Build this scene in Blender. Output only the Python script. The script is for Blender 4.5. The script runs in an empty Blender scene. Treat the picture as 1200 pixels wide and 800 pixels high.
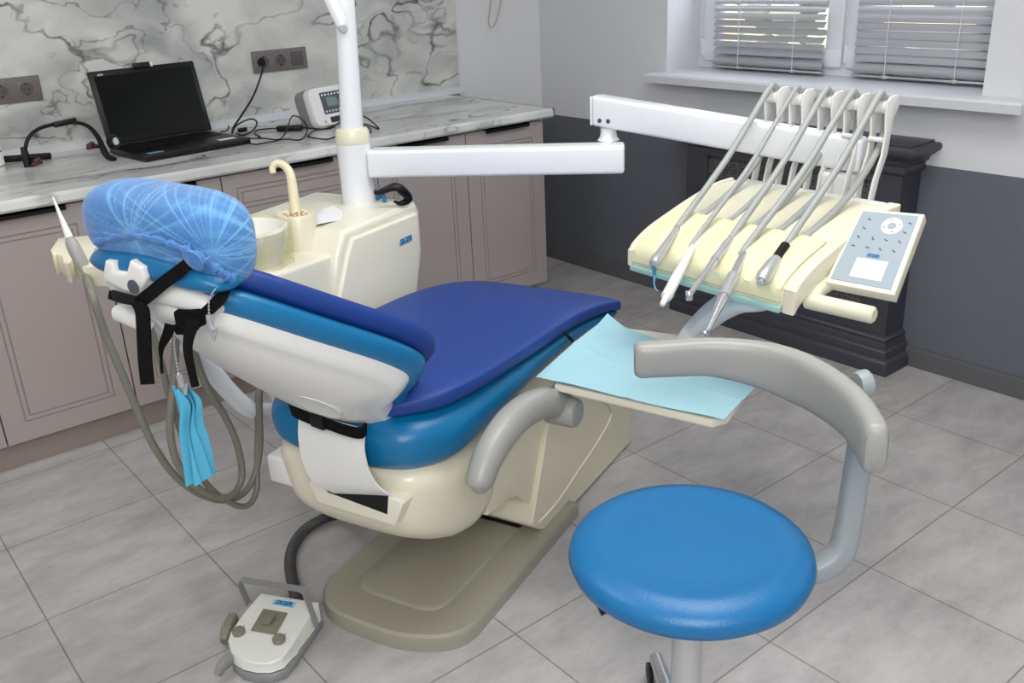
import bpy, bmesh, math, random
from mathutils import Vector, Matrix
from mathutils.geometry import tessellate_polygon
SC = bpy.context.scene
COL = SC.collection
random.seed(7)
pi = math.pi
# ------------------------------------------------------------------ camera
CAM_H = 1.55
F = 1102.2
def rot(rx, rz, roll):
    return (Matrix.Rotation(rz, 3, 'Z') @ Matrix.Rotation(rx, 3, 'X') @ Matrix.Rotation(roll, 3, 'Z'))
RM = rot(1.18592956, -0.667736452, -0.046897149)
cd = bpy.data.cameras.new('camera'); cam = bpy.data.objects.new('camera', cd); COL.objects.link(cam)
cd.sensor_width = 36; cd.lens = F / 1200 * 36; cd.clip_start = .02; cd.clip_end = 200
cam.matrix_world = Matrix.Translation((0, 0, CAM_H)) @ RM.to_4x4()
SC.camera = cam
# ------------------------------------------------------------------ world, lights, exposure
w = bpy.data.worlds.new('sky'); SC.world = w; w.use_nodes = True
nt = w.node_tree; bg = nt.nodes['Background']
sky = nt.nodes.new('ShaderNodeTexSky'); sky.sky_type = 'NISHITA'; sky.sun_elevation = math.radians(42); sky.sun_rotation = math.radians(100)
sky.sun_disc = False
nt.links.new(sky.outputs[0], bg.inputs[0]); bg.inputs[1].default_value = .45
def area(name, loc, size, power, rotation=(0, 0, 0), color=(1, 1, 1), sy=None):
    l = bpy.data.lights.new(name, 'AREA'); l.energy = power; l.size = size; l.color = color
    if sy: l.shape = 'RECTANGLE'; l.size_y = sy
    o = bpy.data.objects.new(name, l); o.location = loc; o.rotation_euler = rotation; COL.objects.link(o); return o
area('ceiling_panel_light', (1.55, 1.1, 2.68), 1.1, 29, color=(1, .985, .96), sy=1.1)
area('ceiling_panel_light', (0.0, 2.3, 2.68), .9, 14, color=(1, .985, .96), sy=.9)
area('bounced_flash', (-.45, -.7, 2.2), 1.5, 52, rotation=(math.radians(48), 0, math.radians(-36)), color=(1, .99, .98), sy=1.2)
area('window_daylight', (3.50, 2.28, 1.95), 1.3, 12, rotation=(0, math.radians(90), 0), color=(.86, .93, 1), sy=1.3)
sl = bpy.data.lights.new('sun', 'SUN'); sl.energy = 5; sl.angle = .01; so_ = bpy.data.objects.new('sun', sl); COL.objects.link(so_)
so_.rotation_euler = Vector((-.35, -.45, .9)).to_track_quat('Z', 'Y').to_euler()
SC.view_settings.view_transform = 'Standard'; SC.view_settings.look = 'None'
SC.view_settings.gamma = 1; SC.view_settings.use_curve_mapping = False
SC.view_settings.exposure = 0.12

# ------------------------------------------------------------------ measuring helpers: sight lines met with real planes
def ray(x, y): return RM @ Vector(((x - 600) / F, -(y - 400) / F, -1))
EYE = Vector((0, 0, CAM_H))
def meet(px, py, p0, n):
    d = ray(px, py); n = Vector(n); t = (Vector(p0) - EYE).dot(n) / d.dot(n); return EYE + d * t
def Z(px, py, z): return meet(px, py, (0, 0, z), (0, 0, 1))
def X(px, py, x): return meet(px, py, (x, 0, 0), (1, 0, 0))
def Y(px, py, y): return meet(px, py, (0, y, 0), (0, 1, 0))
U = Vector((.927, .375, 0)); N = Vector((-.375, .927, 0)); N0 = 1.28     # the chair's axes
def W(u, v, z): return U * u + N * (N0 - v) + Vector((0, 0, z))
def CV(px, py, v): return meet(px, py, N * (N0 - v), N)
def CU(px, py, u): return meet(px, py, U * u, U)
def D(px, py, d): return EYE + ray(px, py) * d

# ------------------------------------------------------------------ materials
def lin(c): return tuple(((v / 255) / 12.92 if v / 255 <= .04045 else ((v / 255 + .055) / 1.055) ** 2.4) for v in c)
def mat(name, c, rough=.5, metal=0, noise=.03, nscale=18, bump=0, bscale=80, coat=0, alpha=1, trans=0, spec=.5, emit=None):
    m = bpy.data.materials.new(name); m.use_nodes = True; t = m.node_tree; b = t.nodes['Principled BSDF']
    L = lin(c)
    tc = t.nodes.new('ShaderNodeTexCoord'); nz = t.nodes.new('ShaderNodeTexNoise'); nz.inputs['Scale'].default_value = nscale
    nz.inputs['Detail'].default_value = 4
    t.links.new(tc.outputs['Object'], nz.inputs['Vector'])
    mx = t.nodes.new('ShaderNodeMix'); mx.data_type = 'RGBA'
    mx.inputs[6].default_value = tuple(v * (1 - noise) for v in L) + (1,); mx.inputs[7].default_value = tuple(min(1, v * (1 + noise)) for v in L) + (1,)
    t.links.new(nz.outputs[0], mx.inputs[0]); t.links.new(mx.outputs[2], b.inputs['Base Color'])
    b.inputs['Roughness'].default_value = rough; b.inputs['Metallic'].default_value = metal
    b.inputs['Coat Weight'].default_value = coat; b.inputs['Alpha'].default_value = alpha
    b.inputs['Transmission Weight'].default_value = trans; b.inputs['Specular IOR Level'].default_value = spec
    if bump:
        n2 = t.nodes.new('ShaderNodeTexNoise'); n2.inputs['Scale'].default_value = bscale; n2.inputs['Detail'].default_value = 3
        t.links.new(tc.outputs['Object'], n2.inputs['Vector'])
        bp = t.nodes.new('ShaderNodeBump'); bp.inputs['Strength'].default_value = bump; bp.inputs['Distance'].default_value = .004
        t.links.new(n2.outputs[0], bp.inputs['Height']); t.links.new(bp.outputs[0], b.inputs['Normal'])
    if emit:
        b.inputs['Emission Color'].default_value = lin(emit) + (1,); b.inputs['Emission Strength'].default_value = 1
    return m
def marble(name, scale, base=(206, 208, 204), stretch=(1, 1, 1), dark=(62, 60, 57), rough=.22, tilt=0):
    m = mat(name, base, rough); t = m.node_tree; b = t.nodes['Principled BSDF']
    tc = t.nodes.new('ShaderNodeTexCoord'); mp = t.nodes.new('ShaderNodeMapping'); mp.inputs['Scale'].default_value = stretch; mp.inputs['Rotation'].default_value = (0, math.radians(tilt), 0)
    t.links.new(tc.outputs['Object'], mp.inputs[0])
    wp = t.nodes.new('ShaderNodeTexNoise'); wp.inputs['Scale'].default_value = scale * 1.3; wp.inputs['Detail'].default_value = 5
    t.links.new(mp.outputs[0], wp.inputs['Vector'])
    add = t.nodes.new('ShaderNodeVectorMath'); add.operation = 'MULTIPLY_ADD'; add.inputs[1].default_value = (.30, .30, .30)
    t.links.new(wp.outputs[1], add.inputs[0]); t.links.new(mp.outputs[0], add.inputs[2])
    def ridge(s, w0, w1, detail):
        n = t.nodes.new('ShaderNodeTexNoise'); n.inputs['Scale'].default_value = s; n.inputs['Detail'].default_value = detail; n.inputs['Roughness'].default_value = .55
        t.links.new(add.outputs[0], n.inputs['Vector'])
        s1 = t.nodes.new('ShaderNodeMath'); s1.operation = 'SUBTRACT'; s1.inputs[1].default_value = .5; t.links.new(n.outputs[0], s1.inputs[0])
        a = t.nodes.new('ShaderNodeMath'); a.operation = 'ABSOLUTE'; t.links.new(s1.outputs[0], a.inputs[0])
        r = t.nodes.new('ShaderNodeMapRange'); r.inputs[1].default_value = w0; r.inputs[2].default_value = w1; r.inputs[3].default_value = 1; r.inputs[4].default_value = 0
        r.clamp = True; t.links.new(a.outputs[0], r.inputs[0]); return r.outputs[0]
    fine = ridge(scale * .85, .0, .012, 2.6); fine2 = ridge(scale * 1.7, .0, .012, 2.8); wide = ridge(scale * .87, -.01, .09, 2.6)
    msk = t.nodes.new('ShaderNodeTexNoise'); msk.inputs['Scale'].default_value = scale * .9; msk.inputs['Detail'].default_value = 2
    t.links.new(mp.outputs[0], msk.inputs['Vector'])
    mr = t.nodes.new('ShaderNodeMapRange'); mr.inputs[1].default_value = .42; mr.inputs[2].default_value = .6; t.links.new(msk.outputs[0], mr.inputs[0])
    def mul(a, bb, k=None):
        q = t.nodes.new('ShaderNodeMath'); q.operation = 'MULTIPLY'; t.links.new(a, q.inputs[0])
        if k is None: t.links.new(bb, q.inputs[1])
        else: q.inputs[1].default_value = k
        return q.outputs[0]
    def mixc(fac, c0, c1):
        x = t.nodes.new('ShaderNodeMix'); x.data_type = 'RGBA'; t.links.new(fac, x.inputs[0])
        if isinstance(c0, tuple): x.inputs[6].default_value = c0
        else: t.links.new(c0, x.inputs[6])
        x.inputs[7].default_value = c1; return x.outputs[2]
    B = lin(base) + (1,); Dk = lin(dark) + (1,); G = lin((138, 142, 143)) + (1,)
    cl = t.nodes.new('ShaderNodeTexNoise'); cl.inputs['Scale'].default_value = scale * 1.6; cl.inputs['Detail'].default_value = 6; t.links.new(add.outputs[0], cl.inputs['Vector'])
    cr = t.nodes.new('ShaderNodeMapRange'); cr.inputs[1].default_value = .42; cr.inputs[2].default_value = .66; cr.inputs[4].default_value = .45; t.links.new(cl.outputs[0], cr.inputs[0])
    c = mixc(cr.outputs[0], B, G)
    c = mixc(mul(mul(wide, mr.outputs[0]), None, .75), c, G)
    c = mixc(mul(mul(fine2, mr.outputs[0]), None, .6), c, Dk)
    vn = t.nodes.new('ShaderNodeTexNoise'); vn.inputs['Scale'].default_value = scale * 2.2; t.links.new(mp.outputs[0], vn.inputs['Vector'])
    vr = t.nodes.new('ShaderNodeMapRange'); vr.inputs[1].default_value = .38; vr.inputs[2].default_value = .6; vr.inputs[3].default_value = .35; vr.inputs[4].default_value = .95; t.links.new(vn.outputs[0], vr.inputs[0])
    c = mixc(mul(fine, vr.outputs[0]), c, Dk)
    t.links.new(c, b.inputs['Base Color']); return m
M = {}
M['marble_wall'] = marble('marble_wall', 2.5, base=(218, 219, 214), stretch=(.8, 1, 1.25), tilt=40); M['marble_top'] = marble('marble_top', 2.4, base=(220, 221, 218), stretch=(.55, 1.9, 1))
M['cream'] = mat('cream_plastic', (224, 219, 196), .32, noise=.015, coat=.2)
M['cream2'] = mat('ivory_plastic', (229, 226, 208), .32, noise=.015, coat=.2)
M['cream_yellow'] = mat('yellowed_cream', (222, 219, 196), .45, noise=.02)
M['white'] = mat('white_enamel', (228, 231, 235), .25, noise=.01, coat=.3)
M['whitep'] = mat('white_plastic', (226, 226, 222), .35, noise=.015)
M['blue'] = mat('blue_vinyl', (6, 106, 156), .34, noise=.05, nscale=30, bump=.15, bscale=260)
M['stoolblue'] = mat('stool_vinyl', (20, 106, 162), .36, noise=.05, nscale=30, bump=.15, bscale=260)
M['navy'] = mat('navy_cover', (12, 54, 130), .55, noise=.06, nscale=9, bump=.25, bscale=14)
M['grey'] = mat('grey_plastic', (156, 156, 151), .38, noise=.02)
M['steelgrey'] = mat('blue_grey_plastic', (150, 158, 162), .4, noise=.02)
M['darkcap'] = mat('slate_cap', (74, 80, 92), .5)
M['base'] = mat('taupe_base', (156, 153, 138), .42, noise=.03, bump=.1, bscale=200)
M['black'] = mat('black_plastic', (8, 8, 9), .4, spec=.35)
M['strap'] = mat('black_webbing', (6, 6, 7), .85, spec=.2, bump=.4, bscale=300)
M['chrome'] = mat('chrome', (214, 216, 220), .22, metal=.8, noise=.02)
M['satin'] = mat('satin_steel', (205, 207, 210), .36, metal=.7, noise=.03)
M['hose'] = mat('grey_hose', (160, 164, 162), .45, noise=.03)
M['hose2'] = mat('olive_grey_hose', (118, 118, 106), .45, noise=.03)
M['cab'] = mat('cabinet_lacquer', (162, 152, 150), .45, noise=.015)
M['groove'] = mat('cabinet_groove', (140, 127, 123), .6)
M['plinth'] = mat('plinth_board', (150, 138, 130), .5, noise=.03)
M['wall'] = mat('painted_wall', (216, 218, 222), .85, noise=.02, bump=.1, bscale=150)
M['wallgrey'] = mat('grey_paint', (98, 102, 111), .8, noise=.04, bump=.1, bscale=150)
M['ceil'] = mat('ceiling_paint', (235, 235, 233), .9)
M['skirt'] = mat('skirting_board', (94, 95, 99), .5, noise=.05, nscale=8)
M['sill'] = mat('white_sill', (214, 217, 222), .35, noise=.01)
M['frame'] = mat('window_plastic', (222, 226, 232), .35, noise=.01)
M['slat'] = mat('blind_slat', (168, 170, 176), .45, noise=.02)
M['anth'] = mat('anthracite_wood', (62, 64, 72), .45, noise=.08, nscale=12)
M['cyan'] = mat('cyan_paper', (158, 200, 212), .9, noise=.02, bump=.3, bscale=25)
M['cyan2'] = mat('cyan_mask', (84, 174, 208), .9, noise=.03, bump=.3, bscale=40)
M['paper'] = mat('white_paper', (228, 228, 232), .9)
M['socket'] = mat('taupe_socket', (112, 106, 104), .45)
M['socketd'] = mat('dark_taupe_socket', (88, 83, 82), .5)
M['screen'] = mat('dark_screen', (5, 8, 7), .08, noise=0, spec=.3)
M['red'] = mat('dark_red_plastic', (70, 14, 24), .4)
M['logo'] = mat('logo_blue', (22, 120, 175), .5)
M['panel'] = mat('panel_grey', (148, 162, 172), .5, noise=.01)
M['panelw'] = mat('panel_white', (222, 228, 232), .5)
M['ink'] = mat('dark_print', (60, 70, 82), .6)
M['aqua'] = mat('aqua_plate', (172, 214, 208), .3, trans=.2, noise=.02)
M['bluetip'] = mat('blue_tip', (90, 150, 190), .3, metal=.6)
M['tap'] = mat('cream_tap', (222, 212, 178), .3, coat=.2)
M['pedalgrey'] = mat('pedal_grey', (138, 140, 140), .45)
M['button'] = mat('khaki_button', (128, 124, 108), .5)
M['sticker'] = mat('blue_sticker', (110, 150, 200), .4)
M['yellowdev'] = mat('warning_yellow', (220, 170, 40), .5)
M['wire'] = mat('beige_wire', (176, 172, 140), .5)
M['leaf'] = mat('sunlit_leaf', (232, 232, 190), .8, noise=.4, nscale=6)
M['bark'] = mat('bark', (90, 75, 60), .9)

def tile_material():
    m = mat('floor_tile', (160, 158, 156), .5); t = m.node_tree; b = t.nodes['Principled BSDF']
    tc = t.nodes.new('ShaderNodeTexCoord')
    mp = t.nodes.new('ShaderNodeMapping'); mp.inputs['Location'].default_value = (-.276 + .438 * 20, -.194 + .4362 * 20, 0); t.links.new(tc.outputs['Object'], mp.inputs[0])
    br = t.nodes.new('ShaderNodeTexBrick'); br.offset = 0; br.squash = 1
    br.inputs['Scale'].default_value = 1; br.inputs['Brick Width'].default_value = .438; br.inputs['Row Height'].default_value = .4362
    br.inputs['Mortar Size'].default_value = .0022; br.inputs['Mortar Smooth'].default_value = .1; br.inputs['Bias'].default_value = 0
    t.links.new(mp.outputs[0], br.inputs['Vector'])
    br.inputs['Color1'].default_value = lin((186, 182, 181)) + (1,); br.inputs['Color2'].default_value = lin((180, 177, 177)) + (1,)
    br.inputs['Mortar'].default_value = lin((140, 132, 124)) + (1,)
    n = t.nodes.new('ShaderNodeTexNoise'); n.inputs['Scale'].default_value = 4.2; n.inputs['Detail'].default_value = 10; n.inputs['Roughness'].default_value = .72
    mp2 = t.nodes.new('ShaderNodeMapping'); mp2.inputs['Scale'].default_value = (1, 1.9, 1); t.links.new(tc.outputs['Object'], mp2.inputs[0]); t.links.new(mp2.outputs[0], n.inputs['Vector'])
    r = t.nodes.new('ShaderNodeMapRange'); r.inputs[1].default_value = .34; r.inputs[2].default_value = .62; r.inputs[3].default_value = .74; r.inputs[4].default_value = 1.06
    t.links.new(n.outputs[0], r.inputs[0])
    v = t.nodes.new('ShaderNodeVectorMath'); v.operation = 'SCALE'; t.links.new(br.outputs[0], v.inputs[0]); t.links.new(r.outputs[0], v.inputs['Scale'])
    t.links.new(v.outputs[0], b.inputs['Base Color'])
    bp = t.nodes.new('ShaderNodeBump'); bp.inputs['Strength'].default_value = .4; bp.inputs['Distance'].default_value = .002; bp.invert = True
    t.links.new(br.outputs['Fac'], bp.inputs['Height']); t.links.new(bp.outputs[0], b.inputs['Normal'])
    return m
M['tile'] = tile_material()
def grill_material():
    m = mat('perforated_sheet', (46, 46, 50), .5); t = m.node_tree; b = t.nodes['Principled BSDF']
    tc = t.nodes.new('ShaderNodeTexCoord'); vo = t.nodes.new('ShaderNodeTexVoronoi'); vo.inputs['Scale'].default_value = 75; vo.inputs['Randomness'].default_value = .25
    t.links.new(tc.outputs['Object'], vo.inputs['Vector'])
    r = t.nodes.new('ShaderNodeMapRange'); r.inputs[1].default_value = .38; r.inputs[2].default_value = .46; t.links.new(vo.outputs['Distance'], r.inputs[0])
    x = t.nodes.new('ShaderNodeMix'); x.data_type = 'RGBA'; x.inputs[6].default_value = lin((14, 14, 16)) + (1,); x.inputs[7].default_value = lin((84, 84, 88)) + (1,)
    t.links.new(r.outputs[0], x.inputs[0]); t.links.new(x.outputs[2], b.inputs['Base Color']); return m
M['grill'] = grill_material()
def cap_material():
    m = mat('blue_nonwoven_cap', (40, 122, 206), .6, bump=0); t = m.node_tree; b = t.nodes['Principled BSDF']
    tc = t.nodes.new('ShaderNodeTexCoord')
    at = t.nodes.new('ShaderNodeAttribute'); at.attribute_name = 'fold'
    n = t.nodes.new('ShaderNodeTexNoise'); n.inputs['Scale'].default_value = 70; n.inputs['Detail'].default_value = 8; n.inputs['Roughness'].default_value = .7; n.inputs['Distortion'].default_value = 1.5; t.links.new(tc.outputs['Object'], n.inputs['Vector'])
    n3 = t.nodes.new('ShaderNodeTexNoise'); n3.inputs['Scale'].default_value = 9; n3.inputs['Detail'].default_value = 3; t.links.new(tc.outputs['Object'], n3.inputs['Vector'])
    a = t.nodes.new('ShaderNodeMath'); a.operation = 'MULTIPLY_ADD'; a.inputs[1].default_value = .5; t.links.new(n.outputs[0], a.inputs[0]); t.links.new(at.outputs['Fac'], a.inputs[2])
    x = t.nodes.new('ShaderNodeMix'); x.data_type = 'RGBA'; x.inputs[6].default_value = lin((30, 98, 172)) + (1,); x.inputs[7].default_value = lin((104, 168, 218)) + (1,)
    r = t.nodes.new('ShaderNodeMapRange'); r.inputs[1].default_value = .1; r.inputs[2].default_value = 1.0; t.links.new(a.outputs[0], r.inputs[0])
    t.links.new(r.outputs[0], x.inputs[0]); t.links.new(x.outputs[2], b.inputs['Base Color'])
    bp = t.nodes.new('ShaderNodeBump'); bp.inputs['Strength'].default_value = .6; bp.inputs['Distance'].default_value = .004
    t.links.new(a.outputs[0], bp.inputs['Height']); t.links.new(bp.outputs[0], b.inputs['Normal'])
    b.inputs['Sheen Weight'].default_value = .3
    return m
M['cap'] = cap_material()
def clearbag():
    m = bpy.data.materials.new('clear_film'); m.use_nodes = True; t = m.node_tree; b = t.nodes['Principled BSDF']
    b.inputs['Base Color'].default_value = lin((232, 228, 160)) + (1,); b.inputs['Roughness'].default_value = .3
    tc = t.nodes.new('ShaderNodeTexCoord'); n = t.nodes.new('ShaderNodeTexNoise'); n.inputs['Scale'].default_value = 16; n.inputs['Detail'].default_value = 3
    t.links.new(tc.outputs['Object'], n.inputs['Vector'])
    r = t.nodes.new('ShaderNodeMapRange'); r.inputs[1].default_value = .35; r.inputs[2].default_value = .65; r.inputs[3].default_value = .10; r.inputs[4].default_value = .38
    t.links.new(n.outputs[0], r.inputs[0]); t.links.new(r.outputs[0], b.inputs['Alpha'])
    bp = t.nodes.new('ShaderNodeBump'); bp.inputs['Strength'].default_value = .8; bp.inputs['Distance'].default_value = .01
    t.links.new(n.outputs[0], bp.inputs['Height']); t.links.new(bp.outputs[0], b.inputs['Normal'])
    return m
M['film'] = clearbag()
def glassm():
    m = bpy.data.materials.new('window_glass'); m.use_nodes = True; t = m.node_tree
    t.nodes.remove(t.nodes['Principled BSDF']); o = t.nodes['Material Output']
    g = t.nodes.new('ShaderNodeBsdfGlossy'); g.inputs['Roughness'].default_value = .02; tr = t.nodes.new('ShaderNodeBsdfTransparent'); mx = t.nodes.new('ShaderNodeMixShader')
    fr = t.nodes.new('ShaderNodeFresnel'); fr.inputs[0].default_value = 1.3
    t.links.new(fr.outputs[0], mx.inputs[0]); t.links.new(tr.outputs[0], mx.inputs[1]); t.links.new(g.outputs[0], mx.inputs[2]); t.links.new(mx.outputs[0], o.inputs[0]); return m
M['glass'] = glassm()

# ------------------------------------------------------------------ builders
def thing(name, loc, label, cat, group=None):
    o = bpy.data.objects.new(name, None); o.empty_display_size = .05; COL.objects.link(o); o.location = loc
    o['label'] = label; o['category'] = cat
    if group: o['group'] = group
    return o
def root_loc(o):
    v = Vector((0, 0, 0))
    while o is not None: v += Vector(o.location); o = o.parent
    return v
def obj(name, bm, m, parent=None, sharp=38, label=None, origin=None):
    bmesh.ops.recalc_face_normals(bm, faces=bm.faces)
    off = root_loc(parent) if parent else Vector(origin or (0, 0, 0))
    bmesh.ops.translate(bm, verts=bm.verts, vec=-off)
    me = bpy.data.meshes.new(name); bm.to_mesh(me); bm.free()
    for p in me.polygons: p.use_smooth = True
    me.set_sharp_from_angle(angle=math.radians(sharp))
    me.materials.append(M[m] if isinstance(m, str) else m)
    o = bpy.data.objects.new(name, me); COL.objects.link(o)
    if parent: o.parent = parent
    else: o.location = off
    if label: o['label'] = label
    return o
def top(name, bm, m, label, cat, group=None, sharp=38):
    c = Vector((0, 0, 0)); n = len(bm.verts); zmin = min(v.co.z for v in bm.verts)
    for v in bm.verts: c += v.co / n
    o = obj(name, bm, m, None, sharp, origin=(c.x, c.y, zmin)); o['label'] = label; o['category'] = cat
    if group: o['group'] = group
    return o
def struct(name, bm, m, parent=None):
    o = obj(name, bm, m, parent)
    if parent is None: o['kind'] = 'structure'
    return o
def B(): return bmesh.new()
def bev(bm, off, seg=2, ang=30, geom=None):
    es = [e for e in (geom or bm.edges) if len(e.link_faces) == 2 and e.calc_face_angle(0) > math.radians(ang)]
    if es and off > 0: bmesh.ops.bevel(bm, geom=es, offset=off, segments=seg, profile=.5, affect='EDGES', clamp_overlap=True)
    return bm
def merge(bm, other):
    me = bpy.data.meshes.new('t'); other.to_mesh(me); other.free(); bm.from_mesh(me); bpy.data.meshes.remove(me)
def hexa(bm, pts, bevel=0, seg=2):
    """eight corners: lower ring of four then upper ring of four"""
    b = B(); vs = [b.verts.new(p) for p in pts]
    for f in ((0, 1, 2, 3), (7, 6, 5, 4), (0, 4, 5, 1), (1, 5, 6, 2), (2, 6, 7, 3), (3, 7, 4, 0)): b.faces.new([vs[i] for i in f])
    bmesh.ops.recalc_face_normals(b, faces=b.faces)
    bev(b, bevel, seg); merge(bm, b); return bm
def box(bm, x0, x1, y0, y1, z0, z1, bevel=0, seg=2):
    return hexa(bm, [(x0, y0, z0), (x1, y0, z0), (x1, y1, z0), (x0, y1, z0), (x0, y0, z1), (x1, y0, z1), (x1, y1, z1), (x0, y1, z1)], bevel, seg)
def cbox(bm, u0, u1, v0, v1, z0, z1, bevel=0, seg=2):
    return hexa(bm, [W(u0, v0, z0), W(u1, v0, z0), W(u1, v1, z0), W(u0, v1, z0), W(u0, v0, z1), W(u1, v0, z1), W(u1, v1, z1), W(u0, v1, z1)], bevel, seg)
def frame4(bm, x0, x1, a, b, z0, z1, q, bevel=.003):
    box(bm, x0, x1, a, b, z0, z0 + q, bevel); box(bm, x0, x1, a, b, z1 - q, z1, bevel)
    box(bm, x0 + .0004, x1, a, a + q, z0 + q * .9, z1 - q * .9, bevel); box(bm, x0 + .0004, x1, b - q, b, z0 + q * .9, z1 - q * .9, bevel)
def obox(bm, c, ax, ay, az, bevel=0, seg=2):
    """box from centre and three half-extent vectors"""
    c, ax, ay, az = map(Vector, (c, ax, ay, az))
    return hexa(bm, [c - ax - ay - az, c + ax - ay - az, c + ax + ay - az, c - ax + ay - az, c - ax - ay + az, c + ax - ay + az, c + ax + ay + az, c - ax + ay + az], bevel, seg)
def spline(pts, n=6, closed=False):
    pts = [Vector(p) for p in pts]; out = []; L = len(pts)
    if L < 3 and not closed: return pts
    rng = range(L) if closed else range(L - 1)
    for i in rng:
        if closed: p0, p1, p2, p3 = pts[(i - 1) % L], pts[i], pts[(i + 1) % L], pts[(i + 2) % L]
        else:
            p1, p2 = pts[i], pts[i + 1]; p0 = pts[i - 1] if i else p1 * 2 - p2; p3 = pts[i + 2] if i + 2 < L else p2 * 2 - p1
        for k in range(n):
            t = k / n; out.append(.5 * ((2 * p1) + (-p0 + p2) * t + (2 * p0 - 5 * p1 + 4 * p2 - p3) * t * t + (-p0 + 3 * p1 - 3 * p2 + p3) * t ** 3))
    if not closed: out.append(pts[-1])
    return out
def loft(bm, rings, cap=True, closed=False):
    rv = [[bm.verts.new(p) for p in r] for r in rings]; n = len(rings[0]); R = len(rings)
    for i in range(R if closed else R - 1):
        a, b = rv[i], rv[(i + 1) % R]
        for j in range(n):
            try: bm.faces.new([a[j], a[(j + 1) % n], b[(j + 1) % n], b[j]])
            except ValueError: pass
    if cap and not closed:
        for r in (rv[0], rv[-1]):
            try: bm.faces.new(r)
            except ValueError: pass
    return rv
def frames(pts, up=None):
    pts = [Vector(p) for p in pts]; T = []
    for i in range(len(pts)):
        a = pts[max(0, i - 1)]; b = pts[min(len(pts) - 1, i + 1)]; d = (b - a); T.append(d.normalized() if d.length > 1e-9 else Vector((0, 0, 1)))
    r = Vector(up) if up else (Vector((0, 0, 1)) if abs(T[0].z) < .9 else Vector((1, 0, 0)))
    out = []; 
    for t in T:
        if up: r = Vector(up)
        s = t.cross(r)
        if s.length < 1e-6: s = t.orthogonal()
        s.normalize(); r = s.cross(t).normalized(); out.append((s, r))
    return pts, out
def tube(bm, pts, rad, segs=12, smooth=6, cap=True, up=None, rx=None, power=2):
    """sweep; rad a number or a list per control point; rx scales the width (section side / up radii)"""
    P0 = [Vector(p) for p in pts]; rads = rad if isinstance(rad, (list, tuple)) else [rad] * len(P0)
    if smooth and len(P0) > 2:
        P = spline(P0, smooth); R = []
        for i in range(len(P0) - 1):
            for k in range(smooth): R.append(rads[i] + (rads[i + 1] - rads[i]) * k / smooth)
        R.append(rads[-1])
    else: P, R = P0, list(rads)
    P, fr = frames(P, up); rings = []
    for p, (s, r), q in zip(P, fr, R):
        ring = []
        for j in range(segs):
            a = 2 * pi * j / segs; ca, sa = math.cos(a), math.sin(a)
            if power != 2: ca = math.copysign(abs(ca) ** (2 / power), ca); sa = math.copysign(abs(sa) ** (2 / power), sa)
            ring.append(p + s * (ca * q * (rx or 1)) + r * (sa * q))
        rings.append(ring)
    loft(bm, rings, cap); return bm
def ribbon(bm, pts, width_vec, thick, smooth=6):
    """strip of cloth or strap: centre line, a constant width vector, thickness"""
    P = spline(pts, smooth) if smooth else [Vector(p) for p in pts]
    wv = [Vector(w_) for w_ in width_vec] if isinstance(width_vec, list) else None
    rings = []
    for i, p in enumerate(P):
        a = P[max(0, i - 1)]; b = P[min(len(P) - 1, i + 1)]; t = (b - a).normalized()
        if wv:
            f = i / (len(P) - 1) * (len(wv) - 1); k = min(int(f), len(wv) - 2); wd = wv[k].lerp(wv[k + 1], f - k)
        else: wd = Vector(width_vec)
        nn = t.cross(wd).normalized() * thick / 2; h = wd / 2
        rings.append([p - h - nn, p + h - nn, p + h + nn, p - h + nn])
    loft(bm, rings); return bm
def lathe(bm, c, prof, axis=(0, 0, 1), segs=24, cap=True):
    """prof: list of (radius, height along axis)"""
    c = Vector(c); ax = Vector(axis).normalized(); s = ax.orthogonal().normalized(); r = ax.cross(s)
    rings = [[c + ax * h + (s * math.cos(2 * pi * j / segs) + r * math.sin(2 * pi * j / segs)) * q for j in range(segs)] for q, h in prof]
    loft(bm, rings, cap); return bm
def cyl(bm, a, b, r, segs=20, bevel=.15, r2=None):
    a, b = Vector(a), Vector(b); L = (b - a).length; r2 = r2 or r; k = min(r * bevel, L * .3)
    return lathe(bm, a, [(r - k, 0), (r, k), (r2, L - k), (r2 - k, L)], b - a, segs)
def prism(bm, poly, depth, bevel=0, seg=3):
    """poly: 3D points of a planar outline; depth: extrusion vector"""
    b = B(); d = Vector(depth); a = [b.verts.new(p) for p in poly]; c = [b.verts.new(Vector(p) + d) for p in poly]
    b.faces.new(a); b.faces.new(list(reversed(c))); n = len(a)
    for i in range(n): b.faces.new([a[i], c[i], c[(i + 1) % n], a[(i + 1) % n]])
    bmesh.ops.recalc_face_normals(b, faces=b.faces)
    if bevel:
        es = [e for e in b.edges if (e.verts[0] in a) == (e.verts[1] in a)]
        bmesh.ops.bevel(b, geom=es, offset=bevel, segments=seg, profile=.5, affect='EDGES', clamp_overlap=True)
    merge(bm, b); return bm
def rrect(w_, h_, r, n=5, cx=0, cy=0):
    out = []
    for k, (sx, sy) in enumerate(((1, 1), (-1, 1), (-1, -1), (1, -1))):
        for i in range(n + 1):
            a = pi / 2 * (k + i / n); out.append((cx + sx * (w_ / 2 - r) + r * math.cos(a), cy + sy * (h_ / 2 - r) + r * math.sin(a)))
    return out
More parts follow.
